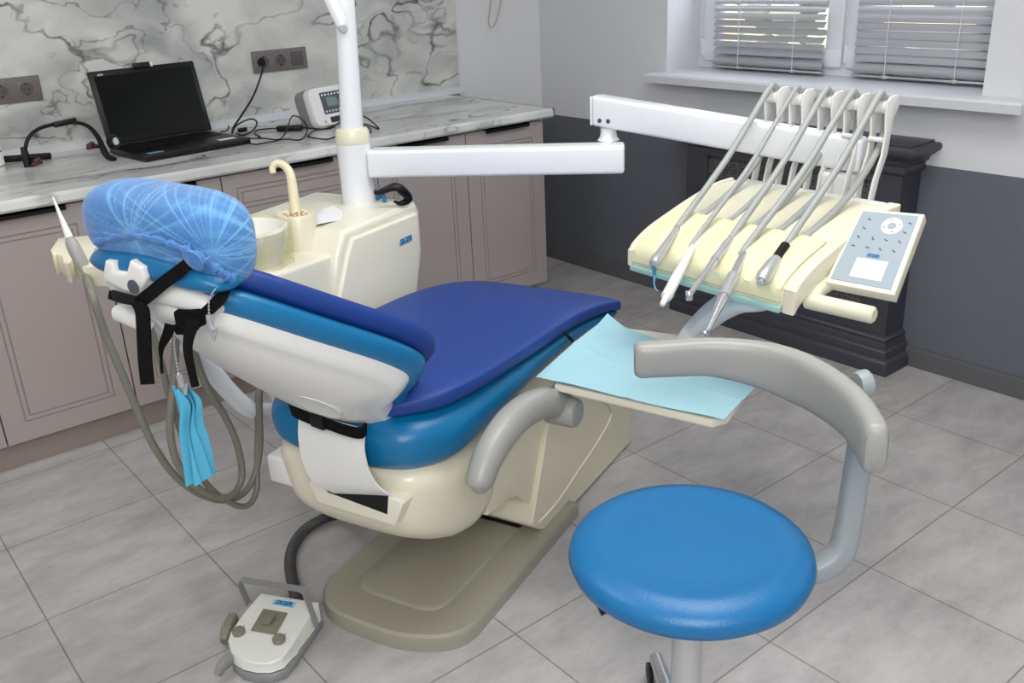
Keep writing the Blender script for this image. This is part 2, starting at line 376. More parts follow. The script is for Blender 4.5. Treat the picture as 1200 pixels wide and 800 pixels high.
def sheet(bm, fn, nu, nv, thick):
    """closed thin sheet over the unit square; fn(s, t) -> point"""
    g = [[Vector(fn(i / nu, j / nv)) for j in range(nv + 1)] for i in range(nu + 1)]
    def nrm(i, j):
        a = g[min(nu, i + 1)][j] - g[max(0, i - 1)][j]; b = g[i][min(nv, j + 1)] - g[i][max(0, j - 1)]; return a.cross(b).normalized()
    A = [[bm.verts.new(g[i][j] + nrm(i, j) * thick / 2) for j in range(nv + 1)] for i in range(nu + 1)]
    C = [[bm.verts.new(g[i][j] - nrm(i, j) * thick / 2) for j in range(nv + 1)] for i in range(nu + 1)]
    for i in range(nu):
        for j in range(nv):
            bm.faces.new([A[i][j], A[i + 1][j], A[i + 1][j + 1], A[i][j + 1]]); bm.faces.new([C[i][j], C[i][j + 1], C[i + 1][j + 1], C[i + 1][j]])
    for i in range(nu):
        for j in (0, nv): bm.faces.new([A[i][j], A[i + 1][j], C[i + 1][j], C[i][j]])
    for j in range(nv):
        for i in (0, nu): bm.faces.new([A[i][j], A[i][j + 1], C[i][j + 1], C[i][j]])
    return bm
def text_bm(s, origin, xdir, ydir, height, depth=.0012, bold=.0, shear=0, lift=.0004):
    cu = bpy.data.curves.new('txt', 'FONT'); cu.body = s; cu.size = 1; cu.extrude = 0; cu.offset = bold; cu.shear = shear; cu.align_x = 'CENTER'; cu.align_y = 'CENTER'
    o = bpy.data.objects.new('txt', cu); COL.objects.link(o); bpy.context.view_layer.update()
    me = bpy.data.meshes.new_from_object(o.evaluated_get(bpy.context.evaluated_depsgraph_get()))
    bm = B(); bm.from_mesh(me); bpy.data.objects.remove(o); bpy.data.meshes.remove(me); bpy.data.curves.remove(cu)
    x, y = Vector(xdir).normalized(), Vector(ydir).normalized(); n = x.cross(y).normalized(); y = n.cross(x); O = Vector(origin)
    k = height / .7
    for v in bm.verts: v.co = O + x * v.co.x * k + y * v.co.y * k + n * lift
    r = bmesh.ops.extrude_face_region(bm, geom=bm.faces[:])
    bmesh.ops.translate(bm, verts=[e for e in r['geom'] if isinstance(e, bmesh.types.BMVert)], vec=n * depth)
    return bm
def siger(parent, origin, xdir, ydir, height, plate=True):
    bm = text_bm('SIGER', origin, xdir, ydir, height, bold=.03, shear=.2)
    obj('brand_lettering', bm, 'logo', parent, label='blue brand lettering')

# ================================================================== the room
WX = 3.33; WY = 4.10; RAIL = .788; SILL = 1.05
bm = B(); box(bm, -1.8, 3.9, -1.8, 4.4, -.05, 0); struct('floor', bm, 'tile')
bm = B(); box(bm, -1.8, 3.9, -1.8, 4.4, 2.7, 2.75); struct('ceiling', bm, 'ceil')
bm = B(); box(bm, -1.8, 2.95, WY, WY + .2, 0, 2.7)
struct('wall_back', bm, 'wall')
bm = B(); hexa(bm, [(2.96, 4.1, 0), (3.34, 3.865, 0), (3.6, 4.3, 0), (2.95, 4.3, 0), (2.96, 4.1, 2.7), (3.34, 3.865, 2.7), (3.6, 4.3, 2.7), (2.95, 4.3, 2.7)]); struct('wall_corner', bm, 'wall')
y0, y1, zt = 1.555, 2.996, 2.35
bm = B()
box(bm, WX, WX + .4, y1, 4.3, RAIL, 2.7); box(bm, WX, WX + .4, -1.8, y0, RAIL, 2.7)
box(bm, WX, WX + .4, y0, y1, RAIL, SILL - .04); box(bm, WX, WX + .4, y0, y1, zt, 2.7)
struct('wall_right', bm, 'wall')
bm = B(); box(bm, WX, WX + .4, -1.8, 4.3, 0, RAIL); struct('wall_right_lower', bm, 'wallgrey')
bm = B(); box(bm, -1.85, -1.8, -1.8, 4.3, 0, 2.7); struct('wall_left', bm, 'wall')
bm = B(); box(bm, -1.8, 3.7, -1.85, -1.8, 0, 2.7); struct('wall_front', bm, 'wall')
bm = B(); poly = [(WX, 0, 0), (WX - .016, 0, 0), (WX - .016, 0, .066), (WX - .011, 0, .068), (WX - .009, 0, .078), (WX, 0, .078)]
prism(bm, [(a, -1.8, c) for a, b_, c in poly], (0, 5.66, 0)); struct('baseboard_right', bm, 'skirt')
# marble panel on the back wall and its white strip
bm = B(); box(bm, -1.8, 2.955, WY - .012, WY, .9, 2.2); struct('trim_1', bm, 'marble_wall')
bm = B(); prism(bm, [(-1.8, WY - .012, .921), (-1.8, WY - .034, .921), (-1.8, WY - .03, .94), (-1.8, WY - .012, .952)], (4.755, 0, 0)); struct('trim_2', bm, 'sill')
# window
wr = bpy.data.objects.new('window_1', None); COL.objects.link(wr); wr.location = (3.5, 2.28, SILL); wr['kind'] = 'structure'
bm = B(); prism(bm, [(3.56, 1.37, SILL), (3.225, 1.37, SILL), (3.218, 1.37, SILL - .008), (3.222, 1.37, SILL - .038), (3.56, 1.37, SILL - .038)], (0, 1.665, 0))
for v in bm.verts:
    if v.co.x > 3.4: v.co.y = min(max(v.co.y, y0), y1)
obj('window_sill', bm, 'sill', wr)
bm = B(); xf = 3.545
frame4(bm, xf, xf + .07, y0 + .001, y1 - .001, SILL, zt, .055); box(bm, xf + .0006, xf + .069, 2.20, 2.255, SILL + .05, zt - .05, .004)
obj('window_frame', bm, 'frame', wr)
for a, b_ in ((2.235, y1 - .045), (y0 + .045, 2.215)):
    bm = B(); z0, z1 = SILL + .035, zt - .035; q = .075
    frame4(bm, xf - .022, xf + .03, a, b_, z0, z1, q, .006)
    s = obj('sash', bm, 'frame', wr)
    bm = B(); box(bm, xf + .01, xf + .014, a + q - .01, b_ - q + .01, z0 + q - .01, z1 - q + .01); obj('pane', bm, 'glass', s)
    bm = B(); box(bm, xf - .03, xf - .018, b_ - .01, b_ + .004, z0 + .02, z0 + .09, .003); obj('hinge', bm, 'frame', s)
# blinds
def blind(name, ya, yb, tilt, label, seed):
    rnd = random.Random(seed); r = thing(name, (3.5, (ya + yb) / 2, SILL + .01), label, 'window blind')
    xb = 3.497; zb = SILL + .012
    bm = B(); box(bm, xb - .014, xb + .014, ya - .004, yb + .004, zb, zb + .009, .003); obj('bottom_rail', bm, 'satin', r, label='thin metal bottom rail')
    bm = B(); box(bm, xb - .016, xb + .016, ya, yb, 2.27, 2.3, .003); obj('head_rail', bm, 'slat', r)
    n = 42
    for k in range(n):
        z = zb + .018 + (k * .007 if k < 4 else .024 + (k - 3) * .0296)
        t = math.radians(tilt + rnd.uniform(-4, 4)) if k >= 4 else math.radians(8 + k * 12)
        sag = rnd.uniform(-.002, .002); c = math.cos(t) * .0150; s = math.sin(t) * .0150
        def fn(a, b_):
            q = (b_ - .5) * 2; return (xb + q * c - .003 * (1 - q * q) * math.sin(t), ya + (yb - ya) * a, z + q * s + .004 * (1 - q * q) * math.cos(t) + sag * math.sin(pi * a))
        bm = B(); sheet(bm, fn, 6, 4, .0008); obj('slat', bm, 'slat', r)
    for f in (.24, .74) if name != 'x' else ():
        yy = ya + (yb - ya) * f
        bm = B(); tube(bm, [(xb - .02, yy, zb - .001), (xb - .02, yy + .002, 1.3), (xb - .02, yy, 2.28)], .0018, 6); obj('cord', bm, 'sill', r)
        bm = B(); box(bm, xb - .021, xb + .02, yy - .012, yy + .012, zb - .002, zb + .012, .003); obj('cord_clip', bm, 'satin', r)
    return r
blind('venetian_blind', 2.297, 2.86, 44, 'grey venetian blind with slats tilted open, in the left window sash', 3)
blind('venetian_blind', 1.60, 2.155, 68, 'grey venetian blind with nearly closed slats, in the right window sash', 5)
# outdoors: a sunlit tree seen through the slits
tr = thing('tree', (6.6, 4.6, -1), 'yellow-green leafy tree outside, glimpsed through the left venetian blind', 'tree')
bm = B(); tube(bm, [(6.6, 4.6, -1), (6.65, 4.6, .4), (6.6, 4.55, 1.4)], [.12, .09, .05], 10); obj('trunk', bm, 'bark', tr)
bm = B()
for k in range(260):
    a = random.uniform(0, 2 * pi); rr = random.uniform(0, 1.5); zz = random.uniform(-.3, 2.6); c = Vector((6.6 + rr * math.cos(a) * .7, 4.6 + rr * math.sin(a), zz))
    bb = B(); bmesh.ops.create_icosphere(bb, subdivisions=1, radius=random.uniform(.08, .2))
    for v in bb.verts: v.co = v.co * random.uniform(.7, 1.2) + c
    merge(bm, bb)
obj('foliage', bm, 'leaf', tr)
# wire loop hanging on the corner wall
bm = B(); tube(bm, [D(575.5, -40, 4.75), D(575, 0, 4.75), D(572.8, 25, 4.75), D(575, 32, 4.75), D(581, 26, 4.75), D(587, 0, 4.75), D(589, -40, 4.75)], .0028, 8)
top('hanging_wire', bm, 'wire', 'thin beige wire hanging in a loop in front of the white corner wall', 'wire')

# ================================================================== counter and cabinets
YD = 3.286
bm = B(); prism(bm, [(-1.0, WY - .012, .882), (-1.0, 3.262, .882), (-1.0, 3.256, .89), (-1.0, 3.258, .912), (-1.0, 3.268, .921), (-1.0, WY - .012, .921)], (3.875, 0, 0))
ct = top('countertop', bm, 'marble_top', 'long white marble-patterned countertop with grey veins over the beige cabinets', 'countertop')
bm = B(); box(bm, 2.869, 2.875, 3.256, 4.085, .8815, .9215); obj('end_strip', bm, 'skirt', ct, label='dark end edge')
def cabinet(xa, xb, label, drawer=False):
    r = thing('base_cabinet', ((xa + xb) / 2, 3.6, .105), label, 'cabinet', 'beige base cabinets')
    bm = B(); box(bm, xa + .001, xb - .001, 3.305, 4.08, .105, .88); obj('body', bm, 'cab', r)
    g = .0018
    fronts = [('door', .105, .872)] if not drawer else [('drawer', .690, .872), ('door', .105, .686)]
    for nm, za, zb in fronts:
        bm = B(); ya_, yb_ = YD, 3.304; x0, x1 = xa + g, xb - g; m = .066 if nm == 'door' else .06
        if nm == 'drawer': m = .05
        m2 = m + .011
        # slab face built as nested frames with two routed grooves
        def ringp(mm, y): return [(x0 + mm, y, za + mm), (x1 - mm, y, za + mm), (x1 - mm, y, zb - mm), (x0 + mm, y, zb - mm)]
        rings = [ringp(0, yb_), ringp(0, ya_ + .001), ringp(.001, ya_)]
        for mm in (m, m2 + .006):
            rings += [ringp(mm, ya_), ringp(mm + .002, ya_ + .005), ringp(mm + .004, ya_ + .005), ringp(mm + .0062, ya_)]
        loft(bm, rings)
        d = obj(nm, bm, 'cab', r, sharp=20)
        cx = (xa + xb) / 2
        bm = B(); box(bm, cx - .1225, cx + .1225, YD - .022, YD + .006, zb + .0005, zb + .0035); box(bm, cx - .1225, cx + .1225, YD - .022, YD - .019, zb - .012, zb + .0035)
        if nm == 'door' and drawer: bm.free()
        else: obj('handle', bm, 'black', d, label='black edge pull handle')
    return r
cabinet(-.47, -.029, 'beige cabinet with routed door, leftmost and mostly out of frame'); cabinet(-.027, .410, 'beige cabinet with routed door at the left picture edge')
cabinet(.411, .848, 'beige cabinet with routed door, behind the suction hoses left of the headrest')
cabinet(.849, 1.290, 'beige cabinet with routed door, behind the blue covered headrest')
cabinet(1.291, 1.939, 'wide beige cabinet with a drawer, behind the curved cream tap', True)
cabinet(1.940, 2.389, 'beige cabinet with routed door, just right of the white mast')
cabinet(2.390, 2.829, 'rightmost beige cabinet, next to the dark grey wall')
bm = B(); box(bm, -.5, 2.80, 3.334, 3.35, 0, .104, .001); top('plinth', bm, 'plinth', 'taupe plinth board running along the floor under the beige cabinets', 'plinth')
# sockets
def socket(xa, xb, kinds, label):
    n = len(kinds); y = WY - .012; zc = 1.171 if xa < 1.5 else 1.178; r = thing('wall_socket', ((xa + xb) / 2, y, zc - .048), label, 'socket')
    bm = B(); box(bm, xa, xb, y - .010, y, zc - .047, zc + .047, .003); obj('frame', bm, 'socket', r)
    wd = (xb - xa - .018) / n
    for i, k in enumerate(kinds):
        c = xa + .009 + wd * (i + .5)
        bm = B(); h = .030; box(bm, c - h, c + h, y - .0125, y - .008, zc - h, zc + h, .002)
        if k == 's':
            q = obj('socket_insert', bm, 'socket', r)
            bm = B(); lathe(bm, (c, y - .0128, zc), [(.024, 0), (.024, .0015), (.021, .0012), (.0205, -.0004), (.001, -.0004)], (0, -1, 0), 24); p = obj('socket_well', bm, 'socketd', q)
            bm = B()
            for dx in (-.009, .009): cyl(bm, (c + dx, y - .0126, zc), (c + dx, y - .0136, zc), .003, 10)
            for dz in (-.02, .02): box(bm, c - .003, c + .003, y - .0146, y - .0125, zc + dz - .003, zc + dz + .003)
            merge_o = obj('pin_holes', bm, 'black', q)
        else: obj('rocker', bm, 'socketd', r)
    return r
socket(.66, .948, 'sss', 'taupe wall socket frame with round outlets, on marble at the left edge')
socket(1.832, 2.098, 'ssb', 'taupe triple wall frame with two sockets and one rocker, above the black laptop cables')

# ------------------------------------------------------------------ laptop
CT = .921
lf = thing('laptop', (1.36, 3.8, CT), 'open black laptop with a dark screen on the marble countertop', 'laptop')
FL, FR = Z(170, 187, CT + .012), Z(294.5, 165, CT + .012)
ex = (FR - FL).normalized(); ey = Vector((-ex.y, ex.x, 0)); LW = (FR - FL).length; LDp = .31
bm = B(); c = (FL + FR) / 2 + ey * LDp / 2; c.z = CT + .014; obox(bm, c, ex * LW / 2, ey * LDp / 2, (0, 0, .012), .006); lb = obj('base', bm, 'black', lf)
bm = B()
for i in range(15):
    for j in range(6):
        kx = -LW / 2 + .03 + (LW - .06) * (i + .5) / 15; ky = .02 + .105 * (j + .5) / 6 + .0
        obox(bm, c + ex * kx + ey * (ky) + Vector((0, 0, .0128)), ex * .0105, ey * .0070, (0, 0, .0018))
kb = obj('keyboard', bm, mat('keys', (12, 12, 13), .5, spec=.3), lb); kb['kind'] = 'stuff'
bm = B(); obox(bm, c - ey * .085 + Vector((0, 0, .0123)), ex * .045, ey * .028, (0, 0, .0006)); obj('touchpad', bm, mat('touchpad', (40, 40, 44), .3), lb)
bm = B(); obox(bm, c - ey * .125 - ex * (LW / 2 - .055) + Vector((0, 0, .0124)), ex * .03, ey * .013, (0, 0, .0006)); obj('sticker', bm, 'sticker', lb, label='blue sticker on the palm rest')
bm = B(); obox(bm, c - ey * .10 + ex * (LW / 2 - .075) + Vector((0, 0, .0124)), ex * .035, ey * .016, (0, 0, .0006)); obj('sticker', bm, 'panelw', lb, label='pale sticker on the palm rest')
hc = (FL + FR) / 2 + ey * (LDp - .004); hc.z = CT + .028
tl = math.radians(14); sdir = (Vector((0, 0, 1)) * math.cos(tl) + ey * math.sin(tl)); snor = (-ey * math.cos(tl) + Vector((0, 0, 1)) * math.sin(tl)); SH = .285
bm = B(); obox(bm, hc + sdir * SH / 2 - snor * .006, ex * LW / 2, sdir * SH / 2, snor * .006, .006); ls = obj('screen', bm, 'black', lf)
bm = B(); obox(bm, hc + sdir * (SH / 2 + .005), ex * (LW / 2 - .02), sdir * (SH / 2 - .026), snor * .0008); obj('display', bm, 'screen', ls, label='black switched-off display')
bm = B(); obox(bm, hc + sdir * (SH + .003), ex * .036, sdir * .010, snor * .012, .003); wc = obj('webcam', bm, 'black', ls)
bm = B(); obox(bm, hc + sdir * (SH + .003) + ex * .033 + snor * .004, ex * .006, sdir * .0105, snor * .012, .003); obj('webcam_end', bm, 'satin', wc, label='silver end of the clip-on webcam')
bm = text_bm('ASUS', hc + sdir * (SH - .016) - ex * (LW / 2 - .045), ex, sdir, .007, depth=.0004, lift=.0012, bold=.02, shear=.2); obj('brand_lettering', bm, 'panelw', ls)
bm = B(); cyl(bm, hc - ex * (LW / 2 - .03), hc + ex * (LW / 2 - .03), .010); obj('hinge', bm, 'black', ls)
# ------------------------------------------------------------------ headband (black arch with red clips), ribbed rod, white box
hb = thing('headband', Z(35, 200, CT), 'black arched headband frame with dark red clips, standing left of the laptop', 'headband')
hz = 3.86
P = [Y(32, 200, 3.82), Y(30, 172, 3.83), Y(36, 158, 3.84), Y(50, 149, 3.86), Y(72, 144.5, 3.88), Y(92, 144, 3.86), Y(106, 150, 3.82), Y(116, 163, 3.78), Y(121, 175, 3.74), Y(126, 183, 3.70), Y(134, 185.5, 3.66)]
P[-1].z = P[0].z = CT + .006
bm = B(); tube(bm, P, [.007] * 6 + [.008, .010, .012, .012, .009], 10, up=None); obox(bm, Y(113, 172, 3.765), (.014, 0, 0), (0, .006, 0), (0, 0, .005), .002); obj('arch', bm, 'black', hb)
bm = B(); a = Y(76, 143.5, 3.875); obox(bm, a, (.042, 0, .004), (0, .012, 0), (-.001, 0, .010), .003); obj('adjuster', bm, 'black', hb)
bm = B(); a, b_ = Y(35, 201, 3.82), Y(27, 172, 3.82); a.z = max(a.z, CT + .002); tube(bm, [a, (a + b_) / 2, b_], [.016, .015, .010], 10, rx=.6); obj('side_arm', bm, 'black', hb)
bm = B(); a = Y(133, 166, 3.72); lathe(bm, a, [(.026, -.01), (.029, 0), (.026, .01), (.016, .01), (.016, -.01)], (.6, -1, .2), 20); obj('side_clamp', bm, 'black', hb)
bm = B(); a = Y(133, 166, 3.72); lathe(bm, a, [(.001, -.012), (.014, -.012), (.014, .012), (.001, .012)], (.6, -1, .2), 18); obj('side_lens', bm, 'satin', hb, label='silver side knob')
for pp, yy, s in (((44, 196), 3.80, 1), ((108, 172), 3.78, -1)):
    bm = B(); a = Y(pp[0], pp[1], yy); a.z = max(a.z, CT + .013); obox(bm, a, (.020, 0, .003), (0, .012, .0), (0, 0, .006), .003); obox(bm, a + Vector((.004 * s, 0, .009)), (.012, 0, .006), (0, .012, 0), (-.003, 0, .006), .003); obj('clip', bm, 'red', hb, label='dark red clip')
bm = B(); a, b_ = Z(-12, 188, CT + .014), Z(60, 182.5, CT + .014); n = 40
rings = []; dr = (b_ - a) / n
lathe(bm, a, [((.014 if k % 2 else .0115), k * dr.length) for k in range(n)] + [(.008, n * dr.length)], dr, 14)
top('ribbed_handle', bm, 'black', 'black ribbed handle lying on the counter behind the headband', 'handle')
cr = Z(-12, 203, CT); wj = thing('jar', cr, 'white plastic jar with a red-edged label, cut off at the left picture edge', 'jar')
bm = B(); lathe(bm, cr, [(.052, 0), (.055, .004), (.055, .09), (.05, .10), (.04, .105)], segs=28); obj('body', bm, 'whitep', wj)
bm = B(); lathe(bm, cr, [(.0556, .022), (.0557, .025), (.0557, .075), (.0556, .078)], segs=28, cap=False); obj('label_band', bm, mat('label_red', (170, 60, 60), .5), wj, label='red label edge')
bm = B(); lathe(bm, cr, [(.0560, .027), (.0561, .03), (.0561, .07), (.0560, .073)], segs=28, cap=False); obj('label_paper', bm, 'paper', wj)
# ------------------------------------------------------------------ white device
dv = thing('control_unit', Z(395, 148, CT), 'white desktop device with a small dark display and grey sides, behind the mast', 'device')
da = Z(369, 151, CT); ddx = Vector((.975, .22, 0)); ddy = Vector((-.22, .975, 0)); tlt = Vector((0, 0, 1)) * .96 + ddy * .28
fw, fh = .265, .165
def face(px_, pz_, out=0): return da + ddx * (px_ * fw) + tlt * (pz_ * fh) - (ddy * .96 - Vector((0, 0, .28))) * out
def rr3(w0, w1, h0, h1, r, out, n=5): return [face(0, 0, out) + ddx * x_ + tlt * y_ for x_, y_ in rrect((w1 - w0), (h1 - h0), r, n, (w0 + w1) / 2, (h0 + h1) / 2)]
bm = B(); loft(bm, [rr3(.006, fw - .006, .004, fh - .004, .03, .018), rr3(0, fw, 0, fh, .034, .010), rr3(0, fw, 0, fh, .034, -.014)]); obj('housing', bm, 'whitep', dv)
bm = B(); loft(bm, [rr3(.0, fw + .001, 0, fh, .034, -.0142), rr3(-.004, fw + .004, -.0, fh + .003, .036, -.03), rr3(-.004, fw + .004, -.0, fh + .003, .036, -.07), rr3(.01, fw - .01, .0, fh - .01, .03, -.08)]); obj('back_shell', bm, 'pedalgrey', dv, label='grey rear shell')
bm = B(); loft(bm, [rr3(.062, .20, .048, .14, .004, .018), rr3(.062, .20, .048, .14, .004, .0195)]); obj('keypad', bm, mat('keypad', (48, 52, 62), .4), dv)
bm = B(); loft(bm, [rr3(.088, .150, .078, .118, .003, .0195), rr3(.088, .150, .078, .118, .003, .0205)]); obj('display', bm, mat('lcd', (70, 90, 84), .2), dv)
for i in range(7):
    for zz in (.055, .125):
        if i in (2, 3): pass
        bm = B(); loft(bm, [rr3(.07 + i * .018, .078 + i * .018, zz, zz + .008, .002, .0195), rr3(.07 + i * .018, .078 + i * .018, zz, zz + .008, .002, .0210)]); obj('key', bm, 'panelw', dv)
bm = B(); loft(bm, [rr3(.085, .21, .010, .034, .003, .018), rr3(.085, .21, .010, .034, .003, .0195)]); obj('port_strip', bm, 'black', dv)
bm = B(); prism(bm, [face(0, 0, .0182) + ddx * .045 + tlt * .012, face(0, 0, .0182) + ddx * .063 + tlt * .012, face(0, 0, .0182) + ddx * .054 + tlt * .028], -(ddy * .001)); obj('warning_sign', bm, 'yellowdev', dv, label='yellow warning triangle')
# ------------------------------------------------------------------ cables on the counter
def cable(pts, r, name, label, zz=None, m='black', cat='cable'):
    bm = B(); tube(bm, pts, r, 8, 8); return top(name, bm, m, label, cat)
k = CT + .005
pc = thing('power_cable', Z(275, 155, CT), 'black power cable plugged into the socket and hanging down beside the laptop', 'cable')
bm = B(); a = Vector((1.871, WY - .028, 1.178)); tube(bm, [a, a + Vector((-.002, -.015, -.02)), Y(298, 110, 4.05), Y(283, 135, 4.03), Y(273, 150, 4.0), Z(272, 156, k)], .004, 8, 8)
tube(bm, [Z(272, 156, k), Z(277, 147, k + .03), Z(293, 139.5, k + .04), Z(301, 143, k + .02), Z(297, 152, k), Z(285, 158, k), Z(276, 156, k)], .0035, 8, 8); obj('cord', bm, 'black', pc)
bm = B(); lathe(bm, (1.871, WY - .0128, 1.178), [(.019, 0), (.019, .012), (.012, .028), (.006, .034)], (0, -1, -.12)); obj('plug', bm, 'black', pc)
bm = B(); a = Z(284, 152, k + .006); obox(bm, a, (.022, .005, 0), (0, .008, 0), (0, 0, .009), .004); obj('connector', bm, 'black', pc)
cable([Z(255, 143, k), Z(262, 142.5, k + .004), Z(268, 148, k), Z(265, 153, k), Z(258, 154, k)], .003, 'usb_cable', 'short black cable curling behind the right side of the laptop')
ad = thing('power_adapter', Z(340, 151, CT), 'black cable adapter brick lying on the counter between laptop and white device', 'adapter')
bm = B(); a, b_ = Z(325, 150.5, CT + .012), Z(354, 149.5, CT + .012); d_ = (b_ - a) / 2; obox(bm, (a + b_) / 2, d_, Vector((-d_.y, d_.x, 0)).normalized() * .02, (0, 0, .011), .005); obj('brick', bm, 'black', ad)
bm = B(); tube(bm, [a, Z(312, 151, k), Z(300, 153, k), Z(299, 157, k), Z(305, 160, k), Z(303, 161, k)], .003, 8, 8); tube(bm, [b_, Z(360, 150, k), Z(373, 151, k), Z(388, 150, k), Z(398, 143, k + .01), Z(404, 138, k + .02)], .003, 8, 8); obj('lead', bm, 'black', ad)
cable([Z(291, 161, k), Z(296, 162, k), Z(310, 162, k), Z(328, 163, k + .004), Z(336, 152, k + .03), Z(341, 138, k + .05), Z(347, 136, k + .055), Z(356, 142, k + .04), Z(360, 152, k + .01), Z(356, 161, k), Z(349, 164, k), Z(335, 163, k), Z(318, 166, k), Z(300, 169, k), Z(291, 167, k), Z(290, 163, k)], .0028, 'looped_cable', 'thin black cable rising in a tall loop between laptop and white device')
cable([Z(406, 140, k + .02), Z(403, 150, k), Z(396, 158, k), Z(383, 163, k), Z(365, 161, k), Z(361, 159, k), Z(368, 153, k), Z(380, 151, k), Z(392, 147, k)], .003, 'device_cable', 'black cable coiled in front of the white device')
cable([Z(426, 136, k + .05), Z(434, 141, k + .03), Z(444, 150.5, k), Z(436, 148, k), Z(427, 145, k)], .003, 'mast_side_cable', 'thin black cable end poking out right of the mast on the counter')
cable([Z(426, 147, k), Z(433, 150, k), Z(435, 154, k), Z(430, 156, k), Z(424, 157, k)], .003, 'cable_curl', 'small black cable curl on the counter edge just right of the mast')

# ================================================================== radiator cover
rc = thing('radiator_cover', (3.25, 2.24, 0), 'dark anthracite wooden radiator cover with perforated grilles below the window', 'radiator cover')
xf, ya, yb = 3.195, 1.735, 2.745
bm = B(); box(bm, xf + .02, WX - .001, ya + .002, yb - .002, .02, .80); 
# face frame around the grilles
ym = (ya + yb) / 2
for A in ((ya, yb, .13, .215), (ya, yb, .745, .80), (ya, ya + .10, .2155, .7445), (yb - .10, yb, .2155, .7445), (ym - .04, ym + .04, .2155, .7445), (ya + .1005, ym - .0405, .47, .50), (ym + .0405, yb - .1005, .47, .50)): box(bm, xf, xf + .03, *A)
obj('carcass', bm, 'anth', rc)
for a, b_ in ((ya + .10, (ya + yb) / 2 - .04), ((ya + yb) / 2 + .04, yb - .10)):
    for z0, z1 in ((.215, .47), (.50, .745)):
        bm = B(); box(bm, xf + .012, xf + .018, a - .005, b_ + .005, z0 - .005, z1 + .005); g = obj('grille', bm, 'grill', rc, label='perforated metal grille')
        bm = B()
        frame4(bm, xf - .004, xf + .011, a - .001, b_ + .001, z0 - .001, z1 + .001, .013, .003)
        obj('grille_frame', bm, 'anth', g)
def band(prof, m='anth', nm='moulding', lo=0):
    bm = B(); rings = []
    for p_, z in prof: rings.append([(WX - .001, ya - p_, z), (xf - p_, ya - p_, z), (xf - p_, yb + p_, z), (WX - .001, yb + p_, z)])
    loft(bm, rings); obj(nm, bm, m, rc, sharp=50)
band([(.045, 0), (.045, .03), (.042, .045), (.034, .056), (.027, .06), (.027, .085), (.022, .093), (.016, .096), (.012, .115), (.008, .12), (.012, .128), (.010, .136), (0, .142)], nm='base_moulding')
band([(0, .765), (.006, .77), (.012, .775), (.014, .783), (.010, .79), (.010, .80), (.018, .806), (.024, .812), (.024, .82), (.03, .826), (.045, .838), (.058, .848), (.065, .858), (.064, .87), (.056, .876)], nm='cornice')
bm = B(); box(bm, xf - .03, WX - .001, ya - .035, yb + .035, .876, .884, .002); obj('top_board', bm, 'anth', rc)

# ================================================================== dental unit with spittoon
UT = .893
PO = W(2.2, -.48, 0)
un = thing('dental_unit', W(2.0, -.55, 0), 'cream dental unit cabinet with blue lettering, standing behind the chair and carrying the mast', 'dental unit')
v0 = -.32
def uvp(px, py): q = CV(px, py, v0); return q
# side face outline (plane v = -.32), extruded away from the chair
Pn = [CV(493, 246, v0), CV(488, 236, v0), CV(403, 271, v0), CV(396, 300, v0), CV(390, 362, v0), CV(400, 420, v0), W(2.06, v0, .02)]
Pn = [q for q in Pn]; e0 = CV(496, 292, v0); e1 = CV(490, 352, v0); e2 = W(2.34, v0, .02)
for q in Pn + [e0, e1, e2]: pass
Pn[-1].z = .02; e2.z = .02
bm = B(); prism(bm, Pn + [e2, e1, e0], N * .40, .018, 4); obj('cabinet_body', bm, 'cream2', un)
# raised side shell
cx_ = sum((q for q in Pn + [e2, e1, e0]), Vector()) / 10
poly = [CV(486, 249, v0), CV(410, 279, v0), CV(404, 300, v0), CV(392, 362, v0), CV(385, 420, v0), CV(470, 420, v0), CV(484, 352, v0), CV(489, 292, v0)]
bm = B(); prism(bm, [q - N * .012 for q in poly], N * .02, .008, 3); sp = obj('side_shell', bm, 'cream2', un)
lo = CV(471, 281, v0) - N * .0135; siger(un, lo, U, (0, 0, 1), .017)
# lower wing carrying the cup filler
wv = -.34
bm = B(); prism(bm, [CV(391, 298, wv), CV(322, 321, wv), CV(319, 340, wv), CV(330, 385, wv), CV(370, 420, wv), CV(396, 410, wv)], N * .30, .015, 3); obj('wing', bm, 'cream2', un)
# cup filler column
cb = CV(341, 304, -.47); cb = W(1.91, -.475, .80); ctp = .935
cf = thing('cup_filler', cb, 'oval cream cup filler column with a curved tap on top, left of the mast', 'cup filler')
def oval(c, ru, rv, z, n=28): return [c * 1 + U * (ru * math.cos(2 * pi * j / n)) + N * (rv * math.sin(2 * pi * j / n)) + Vector((0, 0, z - c.z)) for j in range(n)]
bm = B(); loft(bm, [oval(cb, .058, .064, .78), oval(cb, .058, .064, .80), oval(cb, .052, .058, ctp - .006), oval(cb, .049, .055, ctp), oval(cb, .042, .048, ctp), oval(cb, .041, .047, ctp - .006)]); obj('column', bm, 'cream', cf)
bm = B()
for j in range(18): 
    a = 2 * pi * j / 18 * 2.4; rr = .008 + .0017 * j; lathe(bm, cb + U * rr * math.cos(a) * .9 + N * rr * math.sin(a) + Vector((0, 0, ctp - .005 - cb.z)), [(.0035, 0), (.0035, .0015)], segs=8)
hs = obj('drain_holes', bm, mat('terracotta_dots', (190, 140, 110), .6), cf, label='ring of reddish drain holes'); hs['kind'] = 'stuff'
tb = cb + Vector((0, 0, ctp - cb.z)) + U * .03 + N * .02
tp_ = (tb - EYE).length / ray(347, 250).length
bm = B(); tube(bm, [D(347, 252, tp_), D(343.5, 225, tp_), D(340, 204, tp_), D(333, 194, tp_), D(325, 191.5, tp_), D(319.5, 196, tp_), D(320, 203, tp_)], [.0155, .014, .0125, .0115, .0105, .0095, .009], 14, 8); obj('tap', bm, 'tap', cf)
